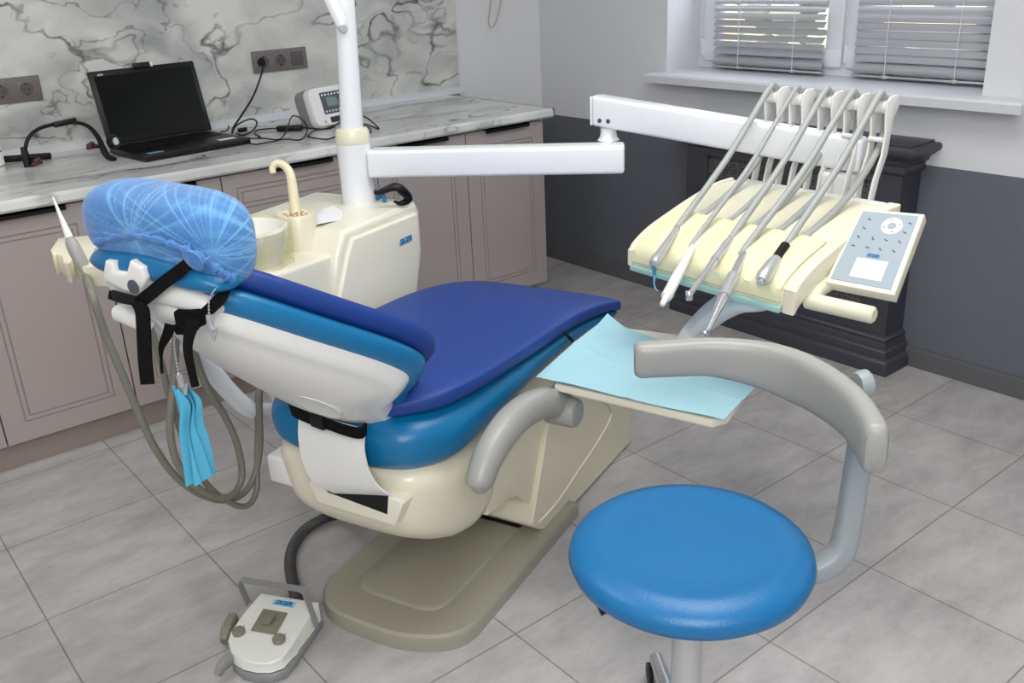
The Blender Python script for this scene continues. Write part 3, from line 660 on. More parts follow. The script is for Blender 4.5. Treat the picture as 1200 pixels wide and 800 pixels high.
# spittoon bowl with plastic bag
sb = W(1.715, -.47, .865)
bw = thing('spittoon_bowl', sb, 'round white spittoon bowl half hidden behind the headrest cover', 'bowl')
bm = B(); lathe(bm, sb + Vector((0, 0, 0)), [(.02, -.08), (.05, -.07), (.085, -.02), (.105, .05), (.108, .075), (.100, .08), (.094, .07), (.075, .0), (.04, -.04), (.01, -.045)], segs=32); obj('bowl', bm, 'whitep', bw)
bg_ = B()
rr = random.Random(4); rings = []
for k in range(14):
    f = k / 13; z = .085 - .26 * f; base = .113 - .012 * f - .05 * max(0, f - .5)
    rings.append([sb + Vector((0, 0, z)) + (U * math.cos(a) + N * math.sin(a)) * base * (1 + .05 * math.sin(7 * a + 3 * f) + rr.uniform(-.03, .03) * f) for a in [2 * pi * j / 40 for j in range(40)]])
loft(bg_, rings, cap=False); bo = top('plastic_bag', bg_, 'film', 'crumpled translucent yellow plastic bag wrapped around the spittoon bowl', 'plastic bag')
sm = bo.modifiers.new('thick', 'SOLIDIFY'); sm.thickness = .0012
# paper napkin on the unit
pa, pb, pc_, pd = Z(362, 256, UT + .004), Z(392, 242, UT + .004), Z(412, 252, UT + .004), Z(372, 266, UT + .004)
def pf(s, t):
    q = (pa * (1 - s) + pb * s) * (1 - t) + (pd * (1 - s) + pc_ * s) * t; q.z = UT + .006 + .006 * math.sin(3 * s + 2 * t); return q
bm = B(); sheet(bm, pf, 8, 8, .001); top('paper_napkin', bm, 'paper', 'white paper napkin lying on top of the dental unit beside the mast', 'napkin')
# black clip on the unit
bm = B(); a, b_, c_ = Z(443, 226, UT + .05), Z(462, 219, UT + .065), Z(479, 233, UT + .02)
bc = thing('hook_clip', Z(465, 235, UT), 'small black plastic hook lying on the dental unit right of the mast', 'hook')
tube(bm, [Z(440, 224, UT + .05), a, b_, Z(472, 224, UT + .05), c_, Z(470, 238, UT + .012), Z(462, 236, UT + .014)], [.006, .008, .013, .014, .012, .008, .004], 10); obj('hook_body', bm, 'black', bc)
bm = B(); tube(bm, [Z(443, 212, UT + .07), Z(445, 226, UT + .04), Z(450, 234, UT + .012)], .0018, 8); tube(bm, [Z(441, 233, UT + .01), Z(449, 229, UT + .02), Z(451, 236, UT + .005)], .006, 8); obj('blue_knob', bm, 'logo', bc, label='dark blue knob')

# mast
ms = thing('lamp_mast', PO + Vector((0, 0, UT)), 'tall white round mast rising from the dental unit', 'mast')
bm = B(); lathe(bm, PO, [(.045, UT - .003), (.049, UT), (.050, 1.06), (.0505, 1.075)], segs=36); obj('lower_sleeve', bm, 'white', ms)
bm = B(); lathe(bm, PO, [(.0500, 1.0755), (.051, 1.082), (.049, 1.105), (.045, 1.115), (.034, 1.118)], segs=36); obj('collar', bm, 'cream', ms, label='ivory plastic collar')
bm = B(); tax = Vector((0, 0, 1)) + (RM @ Vector((1, 0, 0))) * .05; tax.z = 1; lathe(bm, PO + Vector((0, 0, 1.10)), [(.0335, 0), (.0315, .10), (.0275, .36), (.025, .65)], tax, 36); obj('tube', bm, 'white', ms)
bm = B(); dm = 2.585; tube(bm, [D(402, 32, dm + .04), D(400.5, 28, dm), D(388, 0, dm), D(375, -28, dm)], [.013, .0165, .0185, .019], 18, 3, rx=.9, power=3); obj('branch_arm', bm, 'white', ms)
# support arm
A0 = PO + Vector((0, 0, 0)); AZ0, AZ1 = .975, 1.055
A1 = Z(732, 168, AZ1); A1.z = 0; dA = (A1 - Vector((PO.x, PO.y, 0))).normalized()
sa = thing('support_arm', Vector((PO.x, PO.y, AZ0)) + dA * .05, 'lower white horizontal arm swinging from the mast toward the window', 'arm')
def seg_box(bm, p, q, w_, z0a, z1a, z0b, z1b, bevel):
    d = (q - p); d.z = 0; d.normalize(); s = Vector((-d.y, d.x, 0)) * w_ / 2
    def pt(a, sgn, z): r_ = a + s * sgn; return Vector((r_.x, r_.y, z))
    hexa(bm, [pt(p, -1, z0a), pt(q, -1, z0b), pt(q, 1, z0b), pt(p, 1, z0a), pt(p, -1, z1a), pt(q, -1, z1b), pt(q, 1, z1b), pt(p, 1, z1a)], bevel, 4)
st_ = Vector((PO.x, PO.y, 0)) + dA * .045
bm = B(); seg_box(bm, st_, A1, .075, AZ0, AZ1, AZ0, AZ1, .010); obj('beam', bm, 'white', sa)
J = Z(713, 163, AZ1); J.z = 0
bm = B(); lathe(bm, J, [(.032, AZ1 - .002), (.025, AZ1 + .008), (.023, AZ1 + .02), (.023, AZ1 + .034)], segs=24); obj('joint_collar', bm, 'white', sa)
bm = B(); lathe(bm, J, [(.0235, AZ1 + .034), (.0235, AZ1 + .037)], segs=24); obj('joint_ring', bm, 'satin', sa, label='thin metal ring')
# spring arm to the instrument table
BZ = AZ1 + .052
E1 = X(1000, 205, 2.14); E1b = Vector((2.14, 1.36, 0))
dB = (E1b - J).normalized(); S1 = J - dB * .035
ztop1 = X(1000, 172, 2.14).z
sp_ = thing('spring_arm', Vector((J.x, J.y, BZ)), 'upper white spring arm with two screws, reaching the cream instrument table', 'arm')
bm = B(); lathe(bm, J, [(.023, AZ1 + .037), (.023, BZ + .005)], segs=24); obj('pivot', bm, 'white', sp_)
TE = Vector((2.13, 1.33, 0))
dB = (TE - J).normalized(); S1 = J - dB * .045; E1 = TE + dB * .06
bm = B(); seg_box(bm, S1 + dB * .006, E1, .062, 1.095, 1.180, 1.020, 1.104, .010); obj('beam', bm, 'white', sp_)
bm = B(); seg_box(bm, S1, S1 + dB * .006, .059, 1.097, 1.178, 1.096, 1.177, .004); obj('end_cap', bm, 'white', sp_)
sd = Vector((dB.y, -dB.x, 0))
for k_ in (.022, .05):
    bm = B(); c = S1 + dB * (k_ + .012) + sd * .0308 + Vector((0, 0, 1.112)); lathe(bm, c, [(.0065, 0), (.0065, .002), (.0035, .0022), (.003, .0005)], sd, 14); obj('screw', bm, 'darkcap', sp_)
bm = B(); c = TE + Vector((0, 0, 0)); box(bm, c.x - .045, c.x + .035, c.y - .055, c.y + .035, .93, 1.02, .012, 3); obj('drop_block', bm, 'white', sp_)

# ================================================================== instrument table
it = thing('instrument_table', (1.85, 1.355, .86), 'cream instrument table with a yellowed ribbed mat, hung from the spring arm', 'instrument table')
TY0, TY1 = 1.11, 1.60
prof = [(1.652, .858), (1.668, .876), (1.72, .903), (1.80, .928), (1.88, .950), (1.97, .970), (2.04, .974)]
def tz(x):
    for (a, za), (b_, zb) in zip(prof, prof[1:]):
        if a <= x <= b_: return za + (zb - za) * (x - a) / (b_ - a)
    return prof[0][1] if x < prof[0][0] else prof[-1][1]
P = spline([(x, 0, z) for x, z in prof], 4)
def slab(bm, ya, yb, dz0, dz1, x0=0, x1=9, bevel=.006, dx=0):
    T = [Vector((p.x, ya, p.z + dz1)) for p in P]; Bt = [Vector((p.x, ya, p.z + dz0)) for p in P]
    T[0].x -= dx; Bt[0].x -= dx; T[-1].x += dx; Bt[-1].x += dx
    prism(bm, T + Bt[::-1], (0, yb - ya, 0), bevel, 3)
bm = B(); slab(bm, TY0 + .02, TY1, -.032, 0, bevel=.008); tbd = obj('table_top', bm, 'cream_yellow', it)
bm = B(); slab(bm, TY0 - .005, TY0 + .028, -.045, .010, bevel=.009, dx=.004); obj('side_rim', bm, 'cream', it)
bm = B(); slab(bm, TY1 - .012, TY1 + .004, -.036, .004, bevel=.004, dx=.004); obj('side_rim', bm, 'cream', it)
def mf(s, t):
    y = TY0 + .034 + (TY1 - TY0 - .05) * t
    if s < .142: return (1.6485, y, .860 - .024 * (1 - s / .142))
    s = (s - .142) / .858; x = 1.650 + .160 * s
    g = abs(math.sin(pi * 5 * t)) ** .8
    return (x, y, tz(x) + .004 + .006 * (g - .3) * min(1, (1 - abs(2 * s - 1)) * 6 + .3) + .002)
bm = B(); sheet(bm, mf, 14, 70, .006); obj('instrument_mat', bm, mat('yellow_silicone', (224, 221, 184), .5, noise=.03), it, label='yellowed silicone mat with five grooves')
bm = B(); box(bm, 1.640, 1.80, TY0 + .03, TY1 - .012, .812, .826, .002)
obj('under_plate', bm, 'aqua', it, label='pale aqua plate under the front edge')
bm = B(); box(bm, 1.70, 2.02, TY0 + .03, TY1 - .03, .845, .90, .01); obj('underbody', bm, 'cream', it)
for yy in (1.17, 1.29, 1.47):
    bm = B(); cyl(bm, (1.71, yy, .795), (1.71, yy, .830), .008); obj('foot_bolt', bm, 'darkcap', it)
# whip hooks
HY = [1.531, 1.455, 1.369, 1.296, 1.223]
for i, yy in enumerate(HY):
    h = None
    bm = B()
    def plate(y, wdt):
        out = []; c = [(2.075, .955), (2.092, 1.02), (2.118, 1.075), (2.125, 1.13), (2.118, 1.175)]
        L = [Vector((x - .012, y, z)) for x, z in c]
        if wdt: L += [Vector((2.108, y, 1.203)), Vector((2.125, y, 1.213)), Vector((2.150, y, 1.213)), Vector((2.166, y, 1.198)), Vector((2.155, y, 1.178)), Vector((2.142, y, 1.16))]
        else: L += [Vector((2.112, y, 1.19)), Vector((2.135, y, 1.19))]
        L += [Vector((x + .012, y, z)) for x, z in reversed(c[:4])]
        return L
    prism(bm, plate(yy - .022, True), (0, .006, 0), .0018, 2); hk = obj('hose_hook', bm, 'whitep', it)
    bm = B(); prism(bm, plate(yy + .016, False), (0, .006, 0), .0018, 2); obj('hook_cheek', bm, 'whitep', hk)
    bm = B(); lathe(bm, (2.120, yy - .016, 1.187), [(.010, 0), (.016, .004), (.0135, .016), (.016, .028), (.010, .032)], (0, 1, 0), 20); obj('roller', bm, 'whitep', hk)
    bm = B(); cyl(bm, (2.110, yy - .018, 1.112), (2.110, yy + .02, 1.112), .0065, 14); obj('rung', bm, 'whitep', hk)
bm = B(); tube(bm, [(2.075, TY0 + .05, .963), (2.075, TY1 - .02, .963)], .010, 12); obj('hook_rail', bm, 'whitep', it)
bm = B(); box(bm, 2.02, 2.09, TY0 + .05, TY1 - .02, .93, .958, .006); obj('rear_bracket', bm, 'cream', it)
# curved strut from under the table down to the napkin tray
TZ = .60
tk = W(2.27, .50, TZ)
# control panel
BL, BR, TL = Vector((1.742, 1.098, .87)), Vector((1.763, .946, .87)), Vector((1.900, 1.122, 1.00)); TR = TL + (BR - BL) * .90 + (TL - BL) * .04
pn = (BR - BL).cross(TL - BL).normalized()
if pn.z < 0: pn = -pn
def pq(s, t, o=0): return BL * (1 - s) * (1 - t) + BR * s * (1 - t) + TL * (1 - s) * t + TR * s * t + pn * o
bm = B(); prism(bm, [pq(0, 0), pq(1, 0), pq(1, 1), pq(0, 1)], -pn * .030, .004, 3); cp = obj('control_panel', bm, 'cream2', it)
bm = B(); prism(bm, [pq(.06, .05), pq(.93, .05), pq(.93, .96), pq(.06, .96)], pn * .0015, .0004, 1); obj('keypad_face', bm, 'panel', cp, label='grey-blue membrane keypad')
bm = B(); prism(bm, [pq(.30, .12, .0016), pq(.76, .12, .0016), pq(.76, .36, .0016), pq(.30, .36, .0016)], pn * .0006); obj('display', bm, 'panelw', cp, label='white blank display')
pc2 = pq(.60, .80, .0016); px_ = (BR - BL).normalized(); py_ = pn.cross(px_)
bm = B(); lathe(bm, pc2, [(.0225, 0), (.0225, .0008), (.0095, .0008), (.0095, 0)], pn, 32, cap=False); obj('dial_ring', bm, 'panelw', cp, label='white round key ring')
icons = [(.22, .86), (.2, .74), (.18, .62), (.16, .50), (.40, .62), (.60, .62), (.38, .50), (.57, .50), (.85, .86), (.82, .74), (.80, .62), (.77, .50)]
ri = random.Random(9)
for a, b_ in icons:
    bm = B(); c = pq(a, b_, .0016)
    an = ri.uniform(-.6, .2); dx = px_ * math.cos(an) + py_ * math.sin(an); dy = py_ * math.cos(an) - px_ * math.sin(an)
    obox(bm, c, dx * .0045, dy * .0007, pn * .0003); obox(bm, c + dx * .002 - dy * .0016, dx * .0022, dy * .0006, pn * .0003); obox(bm, c - dx * .003 + dy * .001, dx * .0006, dy * .002, pn * .0003)
    obj('key_symbol', bm, 'ink', cp)
for q in range(4):
    bm = B(); an = pi / 2 * q + .4; c = pc2 + (px_ * math.cos(an) + py_ * math.sin(an)) * .0165 + pn * .0009
    obox(bm, c, px_ * .0022, py_ * .0006, pn * .0003); obox(bm, c, px_ * .0006, py_ * .002, pn * .0003); obj('key_symbol', bm, 'ink', cp)
siger(cp, pq(.51, .405, .0016), px_, (TL - BL), .0075)
# handle under the panel
Ha, Hb = Vector((1.706, 1.118, .832)), Vector((1.722, .962, .832))
bm = B(); cyl(bm, Ha, Hb, .0185, 24, .25); hd = obj('handle', bm, 'cream_yellow', it, label='cream round grip')
bm = B(); tube(bm, [Ha + Vector((.004, -.012, .004)), Ha + Vector((.03, -.008, .018)), Ha + Vector((.07, -.006, .028)), Ha + Vector((.12, -.01, .045))], [.017, .017, .019, .022], 14, 6, rx=1.1, power=3); obj('handle_arm', bm, 'cream_yellow', hd)
# ------------------------------------------------------------------ handpieces with their hoses
def handpiece(name, label, tip, grip_end, prof, mats, roller_i, sub=None, hr=.0082, hmat='hose'):
    """tip/grip_end world points, prof pieces: (part name, material, [(radius, fraction)])"""
    r = thing(name, grip_end, label, 'dental handpiece', None)
    ax = (grip_end - tip)
    for nm, mt, pr in prof:
        bm = B(); lathe(bm, tip, [(q, f * ax.length) for q, f in pr], ax, 20); obj(nm, bm, mt, r)
    yy = HY[roller_i]
    top_ = Vector((2.113, yy, 1.209 + hr)); bk = Vector((2.140, yy, 1.17)); bk2 = Vector((2.125, yy + .0, 1.09))
    mid = grip_end.lerp(top_, .5) + Vector((0, 0, -.012)); q1 = grip_end + ax.normalized() * .03; q1.z = max(q1.z, tz(q1.x) + .012)
    en = Vector((1.815, grip_end.y + (yy - grip_end.y) * .35 - .012, tz(1.815) + .004)); m2 = bk2.lerp(en, .45) + Vector((.0, -.008, -.02)); m3 = en + Vector((.045, .003, .010))
    hoses.append((q1, mid, top_))
    bm = B(); tube(bm, [grip_end, q1, mid, mid.lerp(top_, .55) + Vector((0, 0, .004)), top_ + Vector((-.018, 0, -.008)), top_ + Vector((.004, 0, 0)), bk, bk2, m2, m3, en, en - Vector((0, 0, .01))], hr, 12, 8)
    obj('hose', bm, hmat, r); return r
hoses = []
def T(px, py, lift=.014):   # a point resting on the table's curved top
    z = .9
    for _ in range(25): p = Z(px, py, z); z += .6 * ((tz(p.x) + lift) - z)
    return Z(px, py, z)
g1, g2, g3, g4, g5 = T(793, 268), T(812, 289), T(855, 281), T(871, 298), T(921, 287)
t1 = T(766, 309, .016); t2 = Z(776, 357, .842); t3 = Z(808, 345, .850); t4 = Z(829, 388, .815); t5 = T(890, 332, .020)
def k3(L, m): return [(a, b_) for a, b_ in L]
h = handpiece('dental_scaler', 'silver scaler handpiece with a hooked blue tip, leftmost on the instrument table', t1, g1,
    [('body', 'satin', [(.002, -.02), (.011, -.005), (.0135, .05), (.0135, .12), (.011, .3), (.0085, .75), (.0075, 1), (.001, 1)])], None, 0)
bm = B(); d_ = (Z(768, 325, .835)); tube(bm, [t1 + Vector((0, 0, -.005)), Z(767, 322, .845), Z(766.5, 333, .83), Z(769, 339, .822), Z(772, 341, .82)], [.006, .004, .0025, .002, .0012], 8); obj('tip', bm, 'bluetip', h, label='hooked blue scaler tip')
handpiece('air_water_syringe', 'white tapering pen-shaped handpiece, second from the left on the instrument table', t2, g2,
    [('body', 'whitep', [(.004, 0), (.0065, .01), (.0075, .12), (.0125, .13), (.0125, .22), (.0125, .45), (.0095, .8), (.007, 1), (.001, 1)])], None, 1, hr=.0062)
h = handpiece('turbine_handpiece', 'slim chrome turbine handpiece, middle one of five on the instrument table', t3, g3,
    [('body', 'chrome', [(.006, .0), (.0065, .1), (.0075, .35), (.009, .58), (.0095, .6), (.001, .6)]), ('coupling', 'satin', [(.001, .6), (.0105, .61), (.0105, .68), (.0095, .70), (.010, .9), (.0085, 1), (.001, 1)])], None, 2)
bm = B(); lathe(bm, t3 - Vector((0, 0, .010)), [(.006, -.004), (.0085, 0), (.0085, .014), (.007, .018)], (.1, .2, 1), 16); obj('head', bm, 'chrome', h)
h = handpiece('contra_angle_handpiece', 'long chrome and white contra-angle handpiece hanging over the table front', t4, g4,
    [('neck', 'chrome', [(.006, 0), (.0065, .05), (.0075, .18), (.010, .30), (.0115, .42), (.001, .42)]), ('barrel', 'satin', [(.001, .42), (.0145, .425), (.0145, .44), (.0125, .46), (.0135, .68), (.013, .705), (.001, .705)]), ('coupling', 'chrome', [(.001, .705), (.0085, .71), (.0095, .85), (.0085, 1), (.001, 1)])], None, 3)
bm = B(); lathe(bm, t4 - Vector((0.004, 0, .006)), [(.005, -.006), (.0085, -.002), (.0085, .010), (.006, .013)], (-.6, .2, 1), 16); obj('head', bm, 'chrome', h)
h = handpiece('micromotor', 'stubby silver micromotor with a black collar, rightmost on the instrument table', t5, g5,
    [('coupling_pin', 'chrome', [(.005, -.02), (.0065, -.015), (.0065, .06), (.001, .06)]), ('motor', 'satin', [(.001, .06), (.011, .065), (.0165, .12), (.0175, .2), (.0165, .45), (.0125, .62), (.001, .62)]), ('collar', 'black', [(.001, .62), (.0115, .625), (.0115, .98), (.009, 1), (.001, 1)])], None, 4)

# ================================================================== stool
SCX = Vector((1.125, .935, 0)); adir = Vector((.79, -.61, 0)).normalized()
so = thing('dental_stool', SCX, 'round blue dental stool with a curved grey arm rest, in the right foreground', 'stool')
bm = B(); lathe(bm, SCX, [(.05, .492), (.15, .494), (.185, .498), (.203, .512), (.2155, .524), (.220, .538), (.2165, .552), (.204, .563), (.18, .5715), (.165, .5725), (.155, .571), (.12, .573), (.06, .575), (.001, .5755)], segs=72); obj('seat', bm, 'stoolblue', so, sharp=60)
bm = B(); lathe(bm, SCX, [(.09, .470), (.10, .473), (.10, .483), (.04, .483)], segs=32); obj('seat_plate', bm, 'black', so)
bm = B(); lathe(bm, SCX, [(.029, .06), (.029, .385), (.0275, .388), (.0235, .388), (.0235, .36)], segs=32, cap=False); obj('column', bm, 'satin', so, label='grey metal column')
bm = B(); lathe(bm, SCX, [(.0235, .35), (.0235, .372), (.012, .374), (.012, .37)], segs=24); lathe(bm, SCX, [(.012, .35), (.012, .46)], segs=20); obj('gas_lift', bm, 'chrome', so)
for k_ in range(5):
    a = 2 * pi * k_ / 5 + .95; d_ = Vector((math.cos(a), math.sin(a), 0))
    bm = B(); tube(bm, [SCX + Vector((0, 0, .10)), SCX + d_ * .12 + Vector((0, 0, .09)), SCX + d_ * .27 + Vector((0, 0, .075))], [.026, .02, .015], 12, 4); lg = obj('leg', bm, 'satin', so)
    c = SCX + d_ * .272; pr = Vector((-d_.y, d_.x, 0))
    bm = B()
    for s in (-1, 1): lathe(bm, c + Vector((0, 0, .026)) + pr * (.013 * s) - pr * .006, [(.018, 0), (.026, .002), (.026, .010), (.018, .012)], pr, 20)
    tube(bm, [c + Vector((0, 0, .03)), c + Vector((0, 0, .078))], .007, 10); obj('castor', bm, 'black', lg)
a, b_ = Z(735, 703, .462), Z(702, 715, .452)
bm = B(); tube(bm, [SCX + Vector((0, 0, .452)), a, b_], [.006, .007, .011], 10, 3); obj('height_lever', bm, 'black', so, label='black height lever')
# arm rest ring
zt_ = .845; cz_ = zt_ - .042
def rim(px, py, z=zt_): return Z(px, py, z)
pts = [rim(744, 402), rim(775, 400.5), rim(830, 397), rim(885, 400), rim(930, 410), rim(970, 430), rim(1003, 456), rim(1022, 482), rim(1030, 500)]
hs_ = [.036, .036, .038, .046, .052, .050, .047, .046, .044]
P = spline(pts, 6); R = []
for i in range(len(pts) - 1):
    for q in range(6): R.append(hs_[i] + (hs_[i + 1] - hs_[i]) * q / 6)
R.append(hs_[-1])
P2, fr = frames(P, (0, 0, 1)); rings = []
L = len(P2)
for i, (p, (s, r_), q) in enumerate(zip(P2, fr, R)):
    e = min(i, L - 1 - i); sc = (.72, .92, .99)[e] if e < 3 else 1
    ext = 0
    ring = []
    for j in range(28):
        a = 2 * pi * j / 28; ca, sa = math.cos(a), math.sin(a); ca = math.copysign(abs(ca) ** .6, ca); sa = math.copysign(abs(sa) ** .6, sa)
        ring.append(p + Vector((0, 0, -q)) + s * ca * .022 * sc + Vector((0, 0, 1)) * sa * q * (.9 + .1 * sc if e else .86))
    rings.append(ring)
bm = B(); loft(bm, rings); obj('arm_rest', bm, 'grey', so, sharp=60, label='curved grey padded arm rest')
ub = Z(1030, 452, .80); 
bm = B(); lathe(bm, Z(1010, 450, .815), [(.0, -.012), (.022, -.012), (.026, .0), (.026, .010), (.018, .016), (.0, .018)], adir + Vector((0, .25, 0)), 24); obj('arm_knob', bm, 'steelgrey', so)
sp1 = [Z(1002, 466, .80), Z(1013, 484, .782), Z(1009, 520, .715), Z(1001, 570, .625), Z(994, 615, .545), Z(984, 648, .490), Z(958, 667, .462), Z(920, 672, .455)]
bm = B(); tube(bm, sp1, [.018, .021, .022, .022, .023, .024, .023, .020], 24, 6, rx=1.0, power=3.0, up=(.61, .79, 0)); 
obj('arm_upright', bm, 'steelgrey', so, label='blue-grey curved upright')

# ================================================================== foot control
fc = thing('foot_control', (.68, 1.9, 0), 'white wedge-shaped foot control with grey handle, lever and blue lettering, on the floor', 'foot control')
tops = [(306, 694, .078), (373, 705, .078), (360, 727, .070), (341, 757, .060), (330, 771, .056), (315, 777, .054), (300, 777, .054), (284, 773, .055), (271, 764, .057), (267, 750, .060), (270, 740, .062), (286, 717, .070)]
tp3 = [Z(*t_) for t_ in tops]; fcent = sum(tp3, Vector()) / len(tp3)
bm = B(); rings = []
for k_, (sc, z) in enumerate(((1.0, 'b'), (1.0, 'm'), (1.0, 't'), (.97, 'u'))):
    ring = []
    for p in tp3:
        q = Vector((p.x, p.y, 0)); c = Vector((fcent.x, fcent.y, 0)); q = c + (q - c) * (sc if k_ != 0 else 1.03)
        front = min(1, max(0, (.078 - p.z) / .024)); zb = .004 + .024 * (front > .55)
        q.z = {'b': zb, 'm': zb + .004, 't': p.z - .003, 'u': p.z}[z]; ring.append(q)
    rings.append(ring)
loft(bm, rings); obj('housing', bm, mat('pedal_white', (226, 227, 220), .35, noise=.01), fc)
bm = B(); rings = []
for z, sc in ((.0, 1.02), (.004, 1.05), (.018, 1.05), (.024, 1.0)):
    rings.append([Vector((fcent.x, fcent.y, 0)) + (Vector((p.x, p.y, 0)) - Vector((fcent.x, fcent.y, 0))) * sc * (1.04 if i in (3, 4, 5, 6, 7) else .985) + Vector((0, 0, z)) for i, p in enumerate(tp3)])
loft(bm, rings); obj('base', bm, 'pedalgrey', fc)
def ftop(px, py, o=0):
    n_ = (tp3[1] - tp3[0]).cross(tp3[6] - tp3[0]).normalized()
    if n_.z < 0: n_ = -n_
    p0 = (tp3[0] + tp3[1] + tp3[6] + tp3[9]) / 4
    return meet(px, py, p0 + n_ * (o + .0012), n_), n_
q0, n_ = ftop(315, 729)
fx = (tp3[1] - tp3[0]).normalized(); fy = n_.cross(fx)
bm = B(); c4 = [ftop(309, 714)[0], ftop(337, 719)[0], ftop(323, 744)[0], ftop(294, 739)[0]]; prism(bm, c4, n_ * .004, .0012, 2); pb_ = obj('rocker_plate', bm, 'button', fc, label='khaki square rocker plate')
c = sum(c4, Vector()) / 4
bm = B(); prism(bm, [c - fx * .012 - fy * .016 + n_ * .004, c + fx * .012 - fy * .016 + n_ * .004, c + fx * .012 + fy * .016 + n_ * .004, c - fx * .012 + fy * .016 + n_ * .004], n_ * .012, .003, 2); obj('rocker', bm, 'button', pb_)
for a, b_ in ((280, 741), (327, 750)):
    bm = B(); lathe(bm, ftop(a, b_)[0] + n_ * .0, [(.0155, 0), (.0155, .007), (.0135, .010), (.001, .0105)], n_, 24); obj('button', bm, 'button', fc, label='round khaki button')
bm = text_bm('1', ftop(286, 733.5)[0], fx, fy, .007, .0004); obj('marking', bm, 'ink', fc)
bm = text_bm('2', ftop(334, 743.5)[0], fx, fy, .007, .0004); obj('marking', bm, 'ink', fc)
lp = ftop(332.5, 707)[0]; bm = B(); obox(bm, lp, fx * .031, fy * .0085, n_ * .0004); obj('badge', bm, mat('badge_pale_blue', (150, 200, 222), .5), fc); siger(fc, lp + n_ * .0004, fx, fy, .013)
# handle loop
hl = [Z(291, 707, .05), Z(280, 682, .118), Z(283, 679, .121), Z(352, 690, .121), Z(357, 693, .119), Z(371, 733, .045)]
bm = B(); wv_ = fy * .018
ribbon(bm, hl, wv_, .004, smooth=0); obj('carry_handle', bm, 'pedalgrey', fc, label='grey carrying handle')
bm = B(); lv = [Z(283, 770, .03), Z(272, 770, .038), Z(261, 780, .035), Z(255, 791, .02)]; tube(bm, lv, [.012, .016, .016, .010], 12, 5, rx=.7, power=3); obj('side_lever', bm, 'pedalgrey', fc, label='grey front lever')
bm = B(); tube(bm, [Z(274, 722, .04), Z(267, 738, .03), Z(263, 752, .02)], [.014, .018, .012], 12, 4, rx=.8, power=4); obj('side_lever', bm, 'button', fc, label='khaki left pedal')
# corrugated hose
hp = spline([Z(348, 704, .045), Z(345, 690, .035), Z(340, 664, .022), Z(343, 642, .020), Z(356, 622, .020), Z(376, 609, .022), Z(392, 603, .03), Z(401, 600, .07), W(1.57, -.06, .33)], 16)
P_, fr = frames(hp); rings = []
for i, (p, (s, r_)) in enumerate(zip(P_, fr)):
    q = .0165 if i % 2 else .0140; rings.append([p + (s * math.cos(2 * pi * j / 14) + r_ * math.sin(2 * pi * j / 14)) * q for j in range(14)])
bm = B(); loft(bm, rings); obj('corrugated_hose', bm, mat('dark_grey_conduit', (70, 70, 72), .45), fc, label='dark grey corrugated hose')

# ================================================================== dental chair
ch = thing('dental_chair', W(1.9, 0, 0), 'blue and cream dental chair with grey armrest, reclined in the middle of the room', 'dental chair')
def rpoly(pts, r, n=5):
    """round the corners of a closed 2D polygon; r a list or number"""
    out = []; L = len(pts)
    for i in range(L):
        p = Vector(pts[i]); a = Vector(pts[i - 1]); c = Vector(pts[(i + 1) % L]); q = r[i] if isinstance(r, (list, tuple)) else r
        if q <= 0: out.append(p); continue
        d1 = (a - p); d2 = (c - p); k_ = min(q, d1.length * .49, d2.length * .49); s = p + d1.normalized() * k_; e = p + d2.normalized() * k_
        for j in range(n + 1):
            t = j / n; out.append(s * (1 - t) ** 2 + p * 2 * t * (1 - t) + e * t * t)
    return out
bp = rpoly([(1.46, -.215), (2.19, -.215), (2.19, .235), (1.52, .24), (1.45, .10)], [.16, .01, .01, .20, .2], 8)
bm = B(); loft(bm, [[W(1.8 + (a - 1.8) * s, b_ * s, z) for a, b_ in bp] for s, z in ((1, 0), (1, .030), (.995, .040), (.975, .046), (.5, .047))]); obj('base_plate', bm, 'base', ch)
ip = rpoly([(1.56, -.13), (2.1, -.13), (2.1, .14), (1.56, .14)], .07, 6)
bm = B(); loft(bm, [[W(1.83 + (a - 1.83) * s, b_ * s, z) for a, b_ in ip] for s, z in ((1.02, .044), (1.0, .050), (.97, .053), (.4, .0535))]); obj('raised_tread', bm, 'base', ch)
# column cover: side profile
pr = [(1.945, .095), (1.998, .050), (2.03, .036), (2.15, .015), (2.69, .003), (2.675, .13), (2.63, .175), (2.52, .27), (2.25, .40), (2.11, .42), (2.085, .40)]
b = B()
rings = []
for v, s in ((.205, .985), (.2, 1), (-.2, 1), (-.205, .985)):
    rings.append([W(2.3 + (a.x - 2.3) * s, v, .2 + (a.y - .2) * s) for a in rpoly(pr, [.012, .02, .0, .0, .01, .05, .05, .05, .05, .03, .03], 4)])
loft(b, rings); obj('column_cover', b, 'cream', ch)
bm = B(); tube(bm, [CV(632, 612, .206), CV(653, 588, .206), CV(680, 548, .206), CV(702, 515, .206), CV(716, 488, .206), CV(713, 474, .206), CV(705, 469, .206)], .0035, 8, 5); obj('moulded_rib', bm, 'cream', ch)
# linkage between column and seat housing
bm = B(); prism(bm, [CV(*q, .19) for q in ((572, 604), (597, 584), (607, 581), (613, 588), (623, 590), (655, 500), (668, 462), (610, 480), (572, 540))], W(0, -.19, 0) - W(0, .19, 0), .004, 2); obj('lift_linkage', bm, 'cream', ch)
bm = B(); cbox(bm, 1.975, 2.06, -.16, .15, .05, .22, .01); obj('lift_mechanism', bm, 'black', ch, label='black lift mechanism')
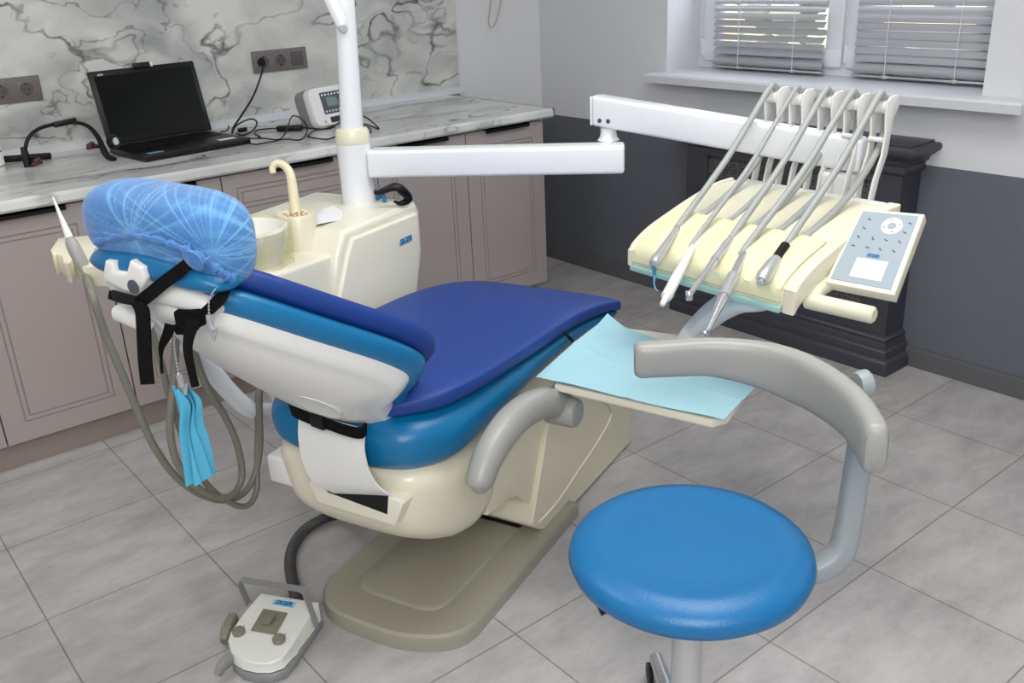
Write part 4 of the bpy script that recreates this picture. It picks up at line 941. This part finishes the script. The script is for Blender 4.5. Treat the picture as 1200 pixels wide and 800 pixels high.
# seat housing hull
def srect(u, hv, zb, zt2, pw=3.2, n=36, vb=1.0):
    out = []
    for j in range(n):
        a = 2 * pi * j / n; ca, sa = math.cos(a), math.sin(a); x = math.copysign(abs(ca) ** (2 / pw), ca); y = math.copysign(abs(sa) ** (2 / pw), sa)
        k_ = vb + (1 - vb) * (y + 1) / 2; out.append(W(u, x * hv * k_, (zb + zt2) / 2 + y * (zt2 - zb) / 2))
    return out
secs = [(1.425, .15, .43, .50, .8), (1.43, .18, .385, .52, .8), (1.445, .205, .350, .53, .8), (1.48, .232, .315, .54, .82), (1.54, .238, .275, .54, .86), (1.60, .240, .245, .53, .88), (1.66, .240, .232, .53, .9), (1.70, .238, .238, .53, .92), (1.725, .234, .26, .53, .94), (1.74, .225, .30, .53, .96), (1.80, .215, .35, .54, 1), (2.0, .21, .40, .55, 1), (2.2, .20, .45, .56, 1), (2.42, .17, .49, .54, 1)]
bm = B(); loft(bm, [srect(u, hv, zb, zt2, 4.0, 44, vb) for u, hv, zb, zt2, vb in secs]); obj('seat_housing', bm, 'cream', ch, sharp=50)
# slot frame at the rear
def rq(px, py, u=1.40): return CU(px, py, u)
fo = [rq(366, 551), rq(468, 586), rq(471, 592), rq(462, 617), rq(372, 590), rq(360, 566)]
fi = [rq(384, 560), rq(455, 582), rq(454, 602), rq(384, 576)]
bm = B(); prism(bm, fo, U * .06, .006, 3); sf = obj('slot_frame', bm, 'cream2', ch)
bm = B(); prism(bm, [p - U * .0015 for p in fi], U * .003); obj('slot', bm, 'black', sf, label='dark slot opening')
# white flexible guard
gl = [(351, 480), (350, 510), (355, 540), (366, 562), (385, 574), (400, 579)]; gr = [(429, 503), (427, 526), (433, 552), (444, 570), (455, 578), (462, 581)]
us = [1.415, 1.385, 1.375, 1.378, 1.392, 1.41]
GL = spline([CU(a, b_, u) for (a, b_), u in zip(gl, us)], 5); GR = spline([CU(a, b_, u) for (a, b_), u in zip(gr, us)], 5)
bm = B(); nG = len(GL) - 1
sheet(bm, lambda s, t: GL[round(s * nG)].lerp(GR[round(s * nG)], t), nG, 6, .004); obj('flexible_guard', bm, 'whitep', ch, label='white curved plastic guard strip')
bm = B(); cbox(bm, 1.44, 1.60, -.24, -.15, .40, .475, .01, 3); obj('side_block', bm, 'whitep', ch, label='white side block')
# seat cushion
cs = [(1.412, .13, .555, .60), (1.417, .165, .535, .62), (1.435, .198, .518, .640), (1.48, .232, .496, .655), (1.55, .262, .488, .662), (1.64, .271, .500, .663), (1.78, .270, .525, .655), (1.95, .266, .545, .642), (2.1, .262, .548, .635), (2.25, .258, .545, .615), (2.38, .255, .532, .590), (2.46, .25, .525, .572), (2.49, .235, .530, .56)]
S = spline([(a, b_, 0) for a, b_, c_, d_ in cs], 4); S2 = spline([(a, c_, d_) for a, b_, c_, d_ in cs], 4)
bm = B(); loft(bm, [srect(p.x, p.y, q.y, q.z, 3.0, 48, .93) for p, q in zip(S, S2)]); obj('seat_cushion', bm, 'blue', ch, sharp=70)
# backrest ----------------------------------------------------------
BA, BBt = Vector((1.445, .655)), Vector((1.035, 1.035)); bt = (BBt - BA); BL_ = bt.length; bt.normalize(); bn = Vector((bt.y, -bt.x)); bn = Vector((-bt.y, bt.x)) if bn.x < 0 else bn   # bn: towards the sitter (+u,+z)
if bn.y < 0: bn = -bn
hw = [(-.105, .0), (-.100, .085), (-.07, .112), (.02, .130), (.09, .152), (.16, .194), (.22, .222), (.28, .229), (.38, .220), (.5, .200), (.65, .168), (.80, .132), (.91, .098), (.98, .058), (1.0, 0)]
def bout(scale=1, grow=0, n=4, s0=0, s1=1):
    R_ = spline([(s, w_, 0) for s, w_ in hw], n); pts = [(p.x, max(0, p.y)) for p in R_]
    full = [(s, w_) for s, w_ in pts] + [(s, -w_) for s, w_ in reversed(pts[1:-1])]
    out = []; L = len(full)
    for i, (s, v) in enumerate(full):
        a = Vector((full[i - 1][0] * BL_, full[i - 1][1])); c = Vector((full[(i + 1) % L][0] * BL_, full[(i + 1) % L][1])); d = c - a; nn = Vector((-d.y, d.x)).normalized()
        out.append((s * BL_ + nn.x * grow, v + nn.y * grow))
    cs_, cv_ = .45 * BL_, 0
    return [(cs_ + (s - cs_) * scale, cv_ + (v - cv_) * scale) for s, v in out]
def bpt(s, v, o):     # s metres up the spine, v lateral, o towards the sitter
    wrap = .055 * (v / .22) ** 2; p = BA + bt * s + bn * (o + wrap)
    return W(p.x, v + .02, p.y)
def bring(scale, grow, o): return [bpt(s, v, o) for s, v in bout(scale, grow)]
gsgn = 1
_t = bout(1, .02); 
if abs(max(v for s, v in _t)) < .22: gsgn = -1
bm = B(); loft(bm, [bring(1, .0, .012), bring(1, gsgn * .002, .004), bring(1, 0, -.006), bring(1, -gsgn * .005, -.017), bring(1, -gsgn * .012, -.0235), bring(1, -gsgn * .020, -.0265), bring(1, -gsgn * .024, -.0265), bring(.90, -gsgn * .022, -.033), bring(.74, -gsgn * .016, -.041), bring(.5, -gsgn * .012, -.047), bring(.25, -gsgn * .006, -.049), bring(.1, 0, -.049)]); obj('backrest_shell', bm, 'whitep', ch, sharp=50, label='off-white backrest shell')
bm = B(); loft(bm, [bring(.6, 0, .0), bring(1, gsgn * .003, .0), bring(1, gsgn * .013, .002), bring(1, gsgn * .021, .010), bring(1, gsgn * .024, .022), bring(1, gsgn * .021, .034), bring(1, gsgn * .010, .044), bring(.9, 0, .048), bring(.4, 0, .048)]); obj('backrest_pad', bm, 'blue', ch, sharp=70, label='blue backrest pad')
# faint embossed oval on the shell
bm = B(); loft(bm, [[bpt(BL_ * (.27 + .13 * s * math.cos(a)), .05 + .042 * s * math.sin(a), o) for a in [2 * pi * j / 36 for j in range(36)]] for s, o in ((1.03, -.040), (1.0, -.0490), (.93, -.0492), (.89, -.0484), (.3, -.0495))]); obj('embossed_oval', bm, 'whitep', ch)
# headrest ----------------------------------------------------------
hcU = 1.045
def slabv(bm, u0, u1, v0_, v1_, z0, z1, r, pw=3, droop=0, n=40, steps=26):
    rings = []
    for i in range(steps + 1):
        t = -math.cos(pi * i / steps); k_ = max(.002, (1 - abs(t) ** 3.0)) ** .5; v = (v0_ + v1_) / 2 + t * (v1_ - v0_) / 2; dz = -droop * max(0, t) ** 2 - droop * .3 * max(0, -t) ** 2
        cu, cz = (u0 + u1) / 2, (z0 + z1) / 2 + dz; ring = []
        for j in range(n):
            a = 2 * pi * j / n; ca, sa = math.cos(a), math.sin(a); x = math.copysign(abs(ca) ** (2 / pw), ca); y = math.copysign(abs(sa) ** (2 / pw), sa)
            ring.append(W(cu + x * (u1 - u0) / 2 * (.25 + .75 * k_), v, cz + y * (z1 - z0) / 2 * k_))
        rings.append(ring)
    loft(bm, rings)
bm = B(); slabv(bm, 1.004, 1.125, -.168, .150, 1.066, 1.130, 0, 2.2, .024); obj('headrest_pad', bm, 'blue', ch, sharp=70, label='blue headrest pad')
bm = B(); slabv(bm, 1.018, 1.125, -.150, .118, 1.022, 1.088, 0, 2.4, .026); obj('headrest_shell', bm, 'whitep', ch, sharp=60, label='white headrest shell')
def hq(px, py, u): return CU(px, py, u)
# bracket on the shell
bm = B(); a, b_ = hq(122, 318, 1.03), hq(176, 330, 1.03)
prism(bm, [hq(121, 306, .995), hq(131, 307, .995), hq(134, 318, .995), hq(146, 320, .995), hq(150, 306, .995), hq(166, 314, .995), hq(170, 326, .995), hq(160, 345, .995), hq(146, 343, .995), hq(124, 332, .995), hq(118, 326, .995)], U * .07, .008, 3)
hb_ = obj('headrest_bracket', bm, 'whitep', ch)
bm = B(); lathe(bm, hq(156.5, 336, .994), [(.0125, 0), (.0125, .002), (.001, .003)], -U, 20); obj('pivot_cap', bm, 'darkcap', hb_, label='dark slate pivot cap')
bm = B(); a, b_ = hq(172, 338, 1.06), hq(212, 383, 1.09); tube(bm, [a, a.lerp(b_, .5), b_], [.030, .027, .024], 16, 4, rx=.8, power=3.2); ha = obj('headrest_arm', bm, 'whitep', ch)
bm = B(); cyl(bm, hq(208, 375, 1.07), hq(222, 380, 1.05), .0155, 20); obj('clamp_cylinder', bm, 'chrome', ha); 
bm = B(); tube(bm, [hq(139, 366, 1.06), hq(155, 371, 1.06), hq(178, 382, 1.08)], [.015, .017, .016], 14, 4, power=2.6); obj('release_lever', bm, 'whitep', ha, label='white release lever')
bm = B(); tube(bm, [hq(203, 370, 1.12), hq(215, 374, 1.13), hq(228, 378, 1.14)], [.020, .024, .022], 14, 4, rx=.5); obj('headrest_slide', bm, 'grey', ch)
# armrest
v_ = .325
bm = B(); tube(bm, [CV(558, 576, v_), CV(559.5, 572, v_), CV(562, 563, v_), CV(573, 533, v_), CV(595, 499, v_), CV(620, 478, v_), CV(645, 471, v_), CV(662, 478, v_)], [.010, .024, .034, .037, .039, .038, .038, .036], 20, 6, rx=.85, power=2.4)
pivc = CV(655, 480, v_)
lathe(bm, pivc + N * .03, [(.034, 0), (.038, .006), (.038, .075), (.034, .082), (.030, .083)], -N, 28)
ar = obj('armrest', bm, 'grey', ch, sharp=50, label='curved grey armrest')
bm = B(); lathe(bm, pivc - N * .0535, [(.028, 0), (.028, .002), (.001, .003)], -N, 24); obj('armrest_cap', bm, 'steelgrey', ar)
bm = B(); cyl(bm, pivc + N * .02, pivc + N * .14, .02); obj('armrest_axle', bm, 'cream', ar)

# ================================================================== mattress cover on the chair
mc = thing('mattress_cover', W(1.9, 0, .66), 'dark blue padded cover lying over the chair seat and backrest', 'mattress')
ms_ = [(1.44, .12, .650, .668), (1.445, .15, .648, .680), (1.468, .185, .648, .690), (1.53, .240, .650, .700), (1.66, .266, .650, .700), (1.78, .266, .643, .696), (1.95, .264, .631, .688), (2.08, .262, .623, .678), (2.2, .260, .610, .660), (2.32, .258, .590, .636), (2.42, .256, .570, .612), (2.47, .252, .552, .598), (2.485, .245, .555, .590)]
S = spline([(a, b_, 0) for a, b_, c_, d_ in ms_], 5); S2 = spline([(a, c_, d_) for a, b_, c_, d_ in ms_], 5)
bm = B(); loft(bm, [srect(p.x, p.y, q.y, q.z + .004 * math.sin(p.x * 9), 5.0, 56, 1.0) for p, q in zip(S, S2)]); obj('seat_pad', bm, 'navy', mc, sharp=70)
bm = B(); loft(bm, [bring(.6, 0, .049), bring(.98, gsgn * .014, .047), bring(1, gsgn * .024, .050), bring(1, gsgn * .030, .064), bring(1, gsgn * .024, .079), bring(.9, 0, .086), bring(.4, 0, .086)]); obj('back_pad', bm, 'navy', mc, sharp=70)
bm = B(); ribbon(bm, [CV(661, 389, .27), CV(667, 395, .278), CV(674, 403, .275)], U * .012, .002); obj('elastic_strap', bm, 'strap', mc)

# belt round the bottom of the backrest
bm = B(); bl_ = [hq(332, 466, 1.50), hq(342, 480, 1.42), hq(360, 489, 1.385), hq(385, 497, 1.378), hq(405, 504, 1.378), hq(423, 507, 1.385), hq(430, 499, 1.43)]
ribbon(bm, bl_, (0, 0, .026), .004); be = thing('belt', bl_[2], 'black buckled belt running round the lower end of the off-white backrest shell', 'belt'); obj('webbing', bm, 'strap', be)
bm = B(); c = hq(372, 493, 1.376); obox(bm, c, (hq(380, 496, 1.376) - hq(364, 490, 1.376)) / 2, U * .005, (0, 0, .017), .003); obj('buckle', bm, 'black', be)

# ------------------------------------------------------------------ pillow under the blue cap
bm = B(); nn, mm = 200, 240; rings = []; pcx = (1.090, -.014, 1.152)
fold = []
rn = random.Random(11); ph = [rn.uniform(0, 6.28) for _ in range(9)]
def foldf(th, t):
    g = 0
    for k_, f in enumerate((9, 14, 19, 27, 35)): g += abs(math.sin(f * th * .5 + ph[k_] + 2.5 * t * math.sin(th + k_))) ** 6 / (1.2 + k_ * .3)
    return min(1, g * .8)
for i in range(mm + 1):
    t = -math.cos(pi * i / mm); k_ = max(0, 1 - abs(t) ** 4.2) ** .42; k_ = max(k_, .02); ring = []
    for j in range(nn):
        a = 2 * pi * j / nn; ca, sa = math.cos(a), math.sin(a); pw = 2.5; x = math.copysign(abs(ca) ** (2 / pw), ca); y = math.copysign(abs(sa) ** (2 / pw), sa)
        q = foldf(a, t); amp = 1
        zz = y * .072
        if y < 0: zz *= 1.0 + .75 * max(0, t) ** 2
        ring.append((W(pcx[0] + x * .074 * k_ * amp, pcx[1] + t * .172, pcx[2] - .008 * t + zz * k_ * amp), a, t))
    rings.append(ring)
vv = loft(bm, [[p for p, a, t in r] for r in rings])
pcap = thing('headrest_pillow', W(*pcx), 'headrest pillow wrapped in a crinkled blue disposable cap', 'pillow')
ob = obj('disposable_cap', bm, 'cap', pcap, sharp=90, label='crinkled translucent blue cap')
at = ob.data.attributes.new('fold', 'FLOAT', 'POINT')
gath = []
for c_, n_, fr_, sp in ((hq(250, 297, 1.05), (-U * .8 - N * .6), 75, .17), (hq(158, 276, 1.02), (-U + Vector((0, 0, -.3))), 67, .13), (W(1.15, .16, 1.12), -N, 49, .12)):
    n_ = n_.normalized(); a_ = Vector((0, 0, 1)); b1 = n_.cross(a_).normalized(); b2 = b1.cross(n_); gath.append((c_ - root_loc(pcap), b1, b2, fr_, sp))
rn = random.Random(5); tabs = [[rn.random() for _ in range(g_[3] * 2)] for g_ in gath]
def streak(tab, x):
    n_ = len(tab); x = x % n_; i_ = int(x); f_ = x - i_; f_ = f_ * f_ * (3 - 2 * f_); return tab[i_] * (1 - f_) + tab[(i_ + 1) % n_] * f_
for v in ob.data.vertices:
    g = 0
    for (c_, b1, b2, fr_, sp), tab in zip(gath, tabs):
        d = v.co - c_; x_, y_ = d.dot(b1), d.dot(b2); an = math.atan2(y_, x_) / (2 * pi) + .5; dist = d.length
        g += (max(0, streak(tab, an * len(tab) + 6 * dist) - .5) / .5) ** 2 * math.exp(-(dist / sp) ** 2) * .9 + .5 * math.exp(-(dist / .022) ** 2)
    at.data[v.index].value = min(1, g + .08)
bm = B(); pts = [hq(x_, y_, u) for x_, y_, u in ((112, 284, 1.02), (145, 277, 1.015), (175, 279, 1.01), (205, 288, 1.01), (232, 299, 1.01), (250, 312, 1.02), (263, 322, 1.04), (274, 326, 1.06))]
P = spline(pts, 6); rings = []; PP, fr = frames(P)
for i, (p, (s, r_)) in enumerate(zip(PP, fr)):
    q = .006 + .0025 * math.sin(i * 1.9) + .0015 * math.sin(i * 3.1); rings.append([p + (s * math.cos(2 * pi * j / 8) + r_ * math.sin(2 * pi * j / 8)) * q for j in range(8)])
loft(bm, rings); obj('gathered_hem', bm, 'cap', pcap)
bm = B(); lathe(bm, hq(228, 304, 1.005), [(.0, -.004), (.016, -.003), (.02, .004), (.0, .012)], -U + Vector((0, 0, -.4)), 18); obj('cap_tuft', bm, 'cap', pcap)

# ------------------------------------------------------------------ black straps on the headrest
st = thing('headrest_strap', hq(190, 335, 1.0), 'black webbing strap slung under the headrest with loose hanging tails', 'strap')
def rib(pts, wpx, thick=.003, u=None, nm='webbing'):
    P = [hq(*p) for p in pts]; W_ = []
    bm = B(); ribbon(bm, P, wpx, thick); return obj(nm, bm, 'strap', st)
pxl = lambda dx, dy, u=1.0: hq(200 + dx, 350 + dy, u) - hq(200, 350, u)
rib([(222, 300, 1.06), (218, 311, 1.005), (192, 331, 1.0), (165, 353, 1.0), (155, 357, 1.01)], [pxl(5, 14), pxl(9, 14)])
rib([(129, 345, 1.01), (145, 350, 1.0), (162, 353, .998)], pxl(-2, 10), .006)
rib([(157, 352, .998), (166, 362, .990), (168, 380, .988), (170, 420, .988), (173, 450, .988)], pxl(17, -2), nm='hanging_tail')
rib([(266, 332, 1.10), (262, 345, 1.05), (250, 358, 1.03), (235, 372, 1.02), (224, 385, 1.02), (205, 386, 1.03)], [pxl(10, 5), pxl(10, 10), pxl(6, 12), pxl(4, 12)])
rib([(200, 380, 1.02), (196, 392, 1.01), (189, 408, 1.01), (189, 425, 1.01), (190, 437, 1.02)], [pxl(13, 3), pxl(10, 4), pxl(2, 1), pxl(3, 0)], nm='hanging_tail')
rib([(228, 374, 1.01), (222, 392, 1.0), (220, 410, 1.0), (224, 432, 1.0), (229, 453, 1.0)], [pxl(16, 2), pxl(11, 2), pxl(9, -1), pxl(8, -2)], nm='hanging_tail')
bm = B(); obox(bm, hq(223, 372, 1.03), pxl(14, 0), U * .012, (0, 0, .016), .006); obj('knot', bm, 'strap', st)
bm = B(); obox(bm, hq(146, 349, .998), pxl(15, 4), U * .003, (0, 0, .009), .002); obj('buckle', bm, 'black', st)
# bib chain
bc2 = thing('bib_chain', hq(246, 350, 1.0), 'silver ball chain with a spring clip hanging beside the blue backrest pad', 'bib chain')
def beads(pts, r=.0022, gap=.0058):
    P = spline(pts, 20); bm = B(); acc = 0
    for a, b_ in zip(P, P[1:]):
        acc += (b_ - a).length
        if acc >= gap:
            acc = 0; q = B(); bmesh.ops.create_icosphere(q, subdivisions=1, radius=r); bmesh.ops.translate(q, verts=q.verts, vec=b_); merge(bm, q)
    tube(bm, pts, r * .35, 5, 6); return bm
bm = beads([hq(254, 337, 1.02), hq(249, 343, 1.02), hq(245, 353, 1.02), hq(245, 368, 1.02)]); obj('ball_chain', bm, 'chrome', bc2)
def clip(px, py, px2, py2, u, parent):
    bm = B(); a, b_ = hq(px, py, u), hq(px2, py2, u); d_ = b_ - a; s = d_.cross(U).normalized()
    obox(bm, a + d_ * .32, d_ * .30, s * .0045, U * .004, .001)
    prism(bm, [a + d_ * .55 - s * .005, a + d_ * .55 + s * .010, a + d_ + s * .002, a + d_ - s * .002], U * .006, .001, 1)
    prism(bm, [a + d_ * .5 + s * .004, a + d_ * .42 + s * .016, a + d_ * .62 + s * .010, a + d_ * .66 + s * .004], U * .003, .0005, 1)
    obj('spring_clip', bm, 'satin', parent)
clip(245, 368, 249, 400, 1.01, bc2)
bc3 = thing('bib_chain', hq(207, 400, 1.02), 'silver ball chain with a clip holding the folded cyan mask', 'bib chain')
bm = beads([hq(204, 384, 1.03), hq(204, 405, 1.03), hq(207, 425, 1.03), hq(209, 438, 1.03)]); obj('ball_chain', bm, 'chrome', bc3)
clip(209, 438, 216, 463, 1.025, bc3)
# folded cyan mask hanging
fm = thing('face_mask', hq(225, 500, 1.03), 'folded cyan face mask hanging from a clip among the grey hoses', 'face mask')
Lp = spline([hq(x_, y_, 1.04) for x_, y_ in ((207, 449), (212, 475), (215, 505), (221, 535), (227, 563))], 8); Rp = spline([hq(x_, y_, 1.04) for x_, y_ in ((216, 456), (229, 472), (229, 498), (235, 525), (242, 562))], 8)
nL = len(Lp) - 1
def mk(off, k_):
    def fn(s, t):
        i = round(s * nL); p = Lp[i].lerp(Rp[i], t); return p + U * (.012 * math.sin(t * pi * 3 + s * 3 + k_) * (.2 + s) + off)
    return fn
for q in range(3):
    bm = B(); sheet(bm, mk(-.010 + .011 * q, q * 1.3), nL, 18, .0012); obj('mask_layer', bm, 'cyan2', fm)

# ------------------------------------------------------------------ assistant's holder, arm, suction hoses
AH = 1.0
ah = thing('suction_holder', Z(110, 300, AH), 'cream suction holder with a white curved arm, half hidden behind the headrest', 'holder')
bm = B(); po = [Z(59, 292, AH), Z(68, 279, AH), Z(120, 274, AH), Z(170, 285, AH), Z(165, 312, AH), Z(96, 312, AH), Z(93, 305, AH), Z(86, 302, AH), Z(80, 309, AH), Z(74, 307, AH), Z(72, 299, AH), Z(66, 297, AH), Z(62, 300, AH)]
prism(bm, po, (0, 0, -.045), .008, 3); hp_ = obj('holder_body', bm, 'cream', ah)
bm = B(); prism(bm, [Z(104, 306, AH + .001), Z(112, 290, AH + .001), Z(165, 292, AH + .001), Z(165, 309, AH + .001)], (0, 0, .001)); obj('label_plate', bm, 'panel', hp_, label='grey-blue label plate')
va = -.35
bm = B(); tube(bm, [CV(420, 486, va), CV(345, 482, va), CV(312, 482, va), CV(291, 478, va), CV(268, 458, va), CV(240, 425, va), CV(210, 395, va), CV(180, 372, va), CV(150, 345, va), Z(140, 312, AH - .05)], [.022] * 10, 18, 6); obj('curved_arm', bm, 'white', ah, label='white tubular arm')
bm = B(); cyl(bm, CV(345, 482, va) , CV(420, 486, va), .030); obj('arm_socket', bm, 'cream', ah)
sj = thing('saliva_ejector', Z(88, 300, AH), 'slim white saliva ejector tip in a grey grip with a long grey hose, far left', 'suction tube')
eb = Z(90, 300, AH + .02); dj = (eb - EYE).length / ray(90, 300).length
bm = B(); a, b_ = D(62, 231, dj - .0), D(81.5, 279, dj); tube(bm, [a, a.lerp(b_, .5), b_], [.0018, .0045, .0085], 14, 3); obj('tip', bm, 'whitep', sj)
bm = B(); a, b_ = D(81, 279, dj), D(96, 309, dj + .01); lathe(bm, a, [(.008, 0), (.010, .004), (.0125, .01), (.0138, .025), (.0138, .055), (.010, .07), (.009, .085)], b_ - a, 20); obj('grip', bm, 'grey', sj)
vh = -.32
def hose(pts, nm, r=.0082):
    bm = B(); tube(bm, pts, r, 12, 8); return bm
bm = hose([D(95, 306, dj + .01), D(101, 322, dj + .02), CV(108, 345, vh), CV(125, 395, vh), CV(144, 440, vh), CV(160, 478, vh), CV(180, 522, vh), CV(205, 557, vh), CV(233, 578, vh), CV(262, 586, vh), CV(285, 578, vh), CV(299, 555, vh), CV(305, 520, vh), CV(304, 480, vh), CV(306, 450, vh), CV(318, 438, -.36)], 'h'); obj('hose', bm, 'hose2', sj)
bm = hose([CV(172, 372, -.31), CV(180, 395, -.31), CV(190, 430, -.31), CV(200, 470, -.31), CV(212, 505, -.31), CV(226, 540, -.31), CV(243, 568, -.31), CV(262, 584, -.30), CV(281, 593, -.30), CV(294, 589, -.30), CV(301, 572, -.31), CV(301, 545, -.32), CV(302, 500, -.33), CV(302, 465, -.34), CV(310, 440, -.36)], 'h', .0075)
top('suction_hose', bm, 'hose2', 'thin grey hose making the lowest hanging loop behind the backrest', 'hose')
bm = hose([CV(208, 372, -.28), CV(206, 400, -.28), CV(203, 450, -.28), CV(199, 500, -.28), CV(207, 540, -.28), CV(228, 568, -.28), CV(250, 581, -.28), CV(270, 581, -.28), CV(282, 565, -.29), CV(283, 545, -.29), CV(276, 515, -.29), CV(262, 485, -.30), CV(247, 462, -.30), CV(235, 435, -.31), CV(226, 408, -.31), CV(215, 385, -.31)], 'h', .0085)
top('suction_hose', bm, 'hose2', 'grey hose in a narrow upright loop around the hanging cyan mask', 'hose')

# ================================================================== tray and napkin beside the chair
tz0 = .595
tt = thing('tray_table', W(2.05, .5, .585), 'cream rectangular tray on a curved white strut, under a cyan napkin', 'tray')
tp2 = [Z(650, 449, tz0), Z(835, 492, tz0), Z(853, 487, tz0), Z(880, 450, tz0), Z(800, 392, tz0), Z(705, 380, tz0)]
bm = B(); prism(bm, tp2, (0, 0, -.022), .006, 3); obj('tray', bm, 'cream2', tt)
t_a = Z(800, 398, tz0 - .02)
bm = B(); tube(bm, [Z(790, 420, tz0 - .03), Z(812, 390, tz0 + .015), Z(835, 368, .70), Z(862, 352, .775), Z(900, 343, .825), Vector((1.92, 1.33, .84))], [.020, .024, .026, .027, .027, .024], 18, 6, rx=1.2, power=3); obj('strut', bm, 'white', tt, label='white curved strut')
cA, cB, cC, cD = Z(628, 436, tz0 + .022), Z(712, 374, tz0 + .02), Z(888, 447, tz0 + .016), Z(848, 492, tz0 + .010)
def nf(s, t):
    p = (cA * (1 - s) + cD * s) * (1 - t) + (cB * (1 - s) + cC * s) * t
    p.z = tz0 + .005 + .012 * max(0, (.12 - s) / .12) * (.4 + t) + .006 * math.sin(5 * s + 2 * t) ** 2 * .6 + .003 * math.sin(14 * s + 3 * t) * .5 + .012 * max(0, (t - .85) / .15) * (1 - s) + .004 * abs(math.sin(3.1 * t + 6 * s)) + .0035 * math.exp(-((s - .52) / .022) ** 2) + .003 * math.exp(-((t - .5) / .03) ** 2)
    return p
bm = B(); sheet(bm, nf, 40, 30, .0012); top('cyan_napkin', bm, 'cyan', 'creased cyan disposable napkin spread over the cream tray', 'napkin')
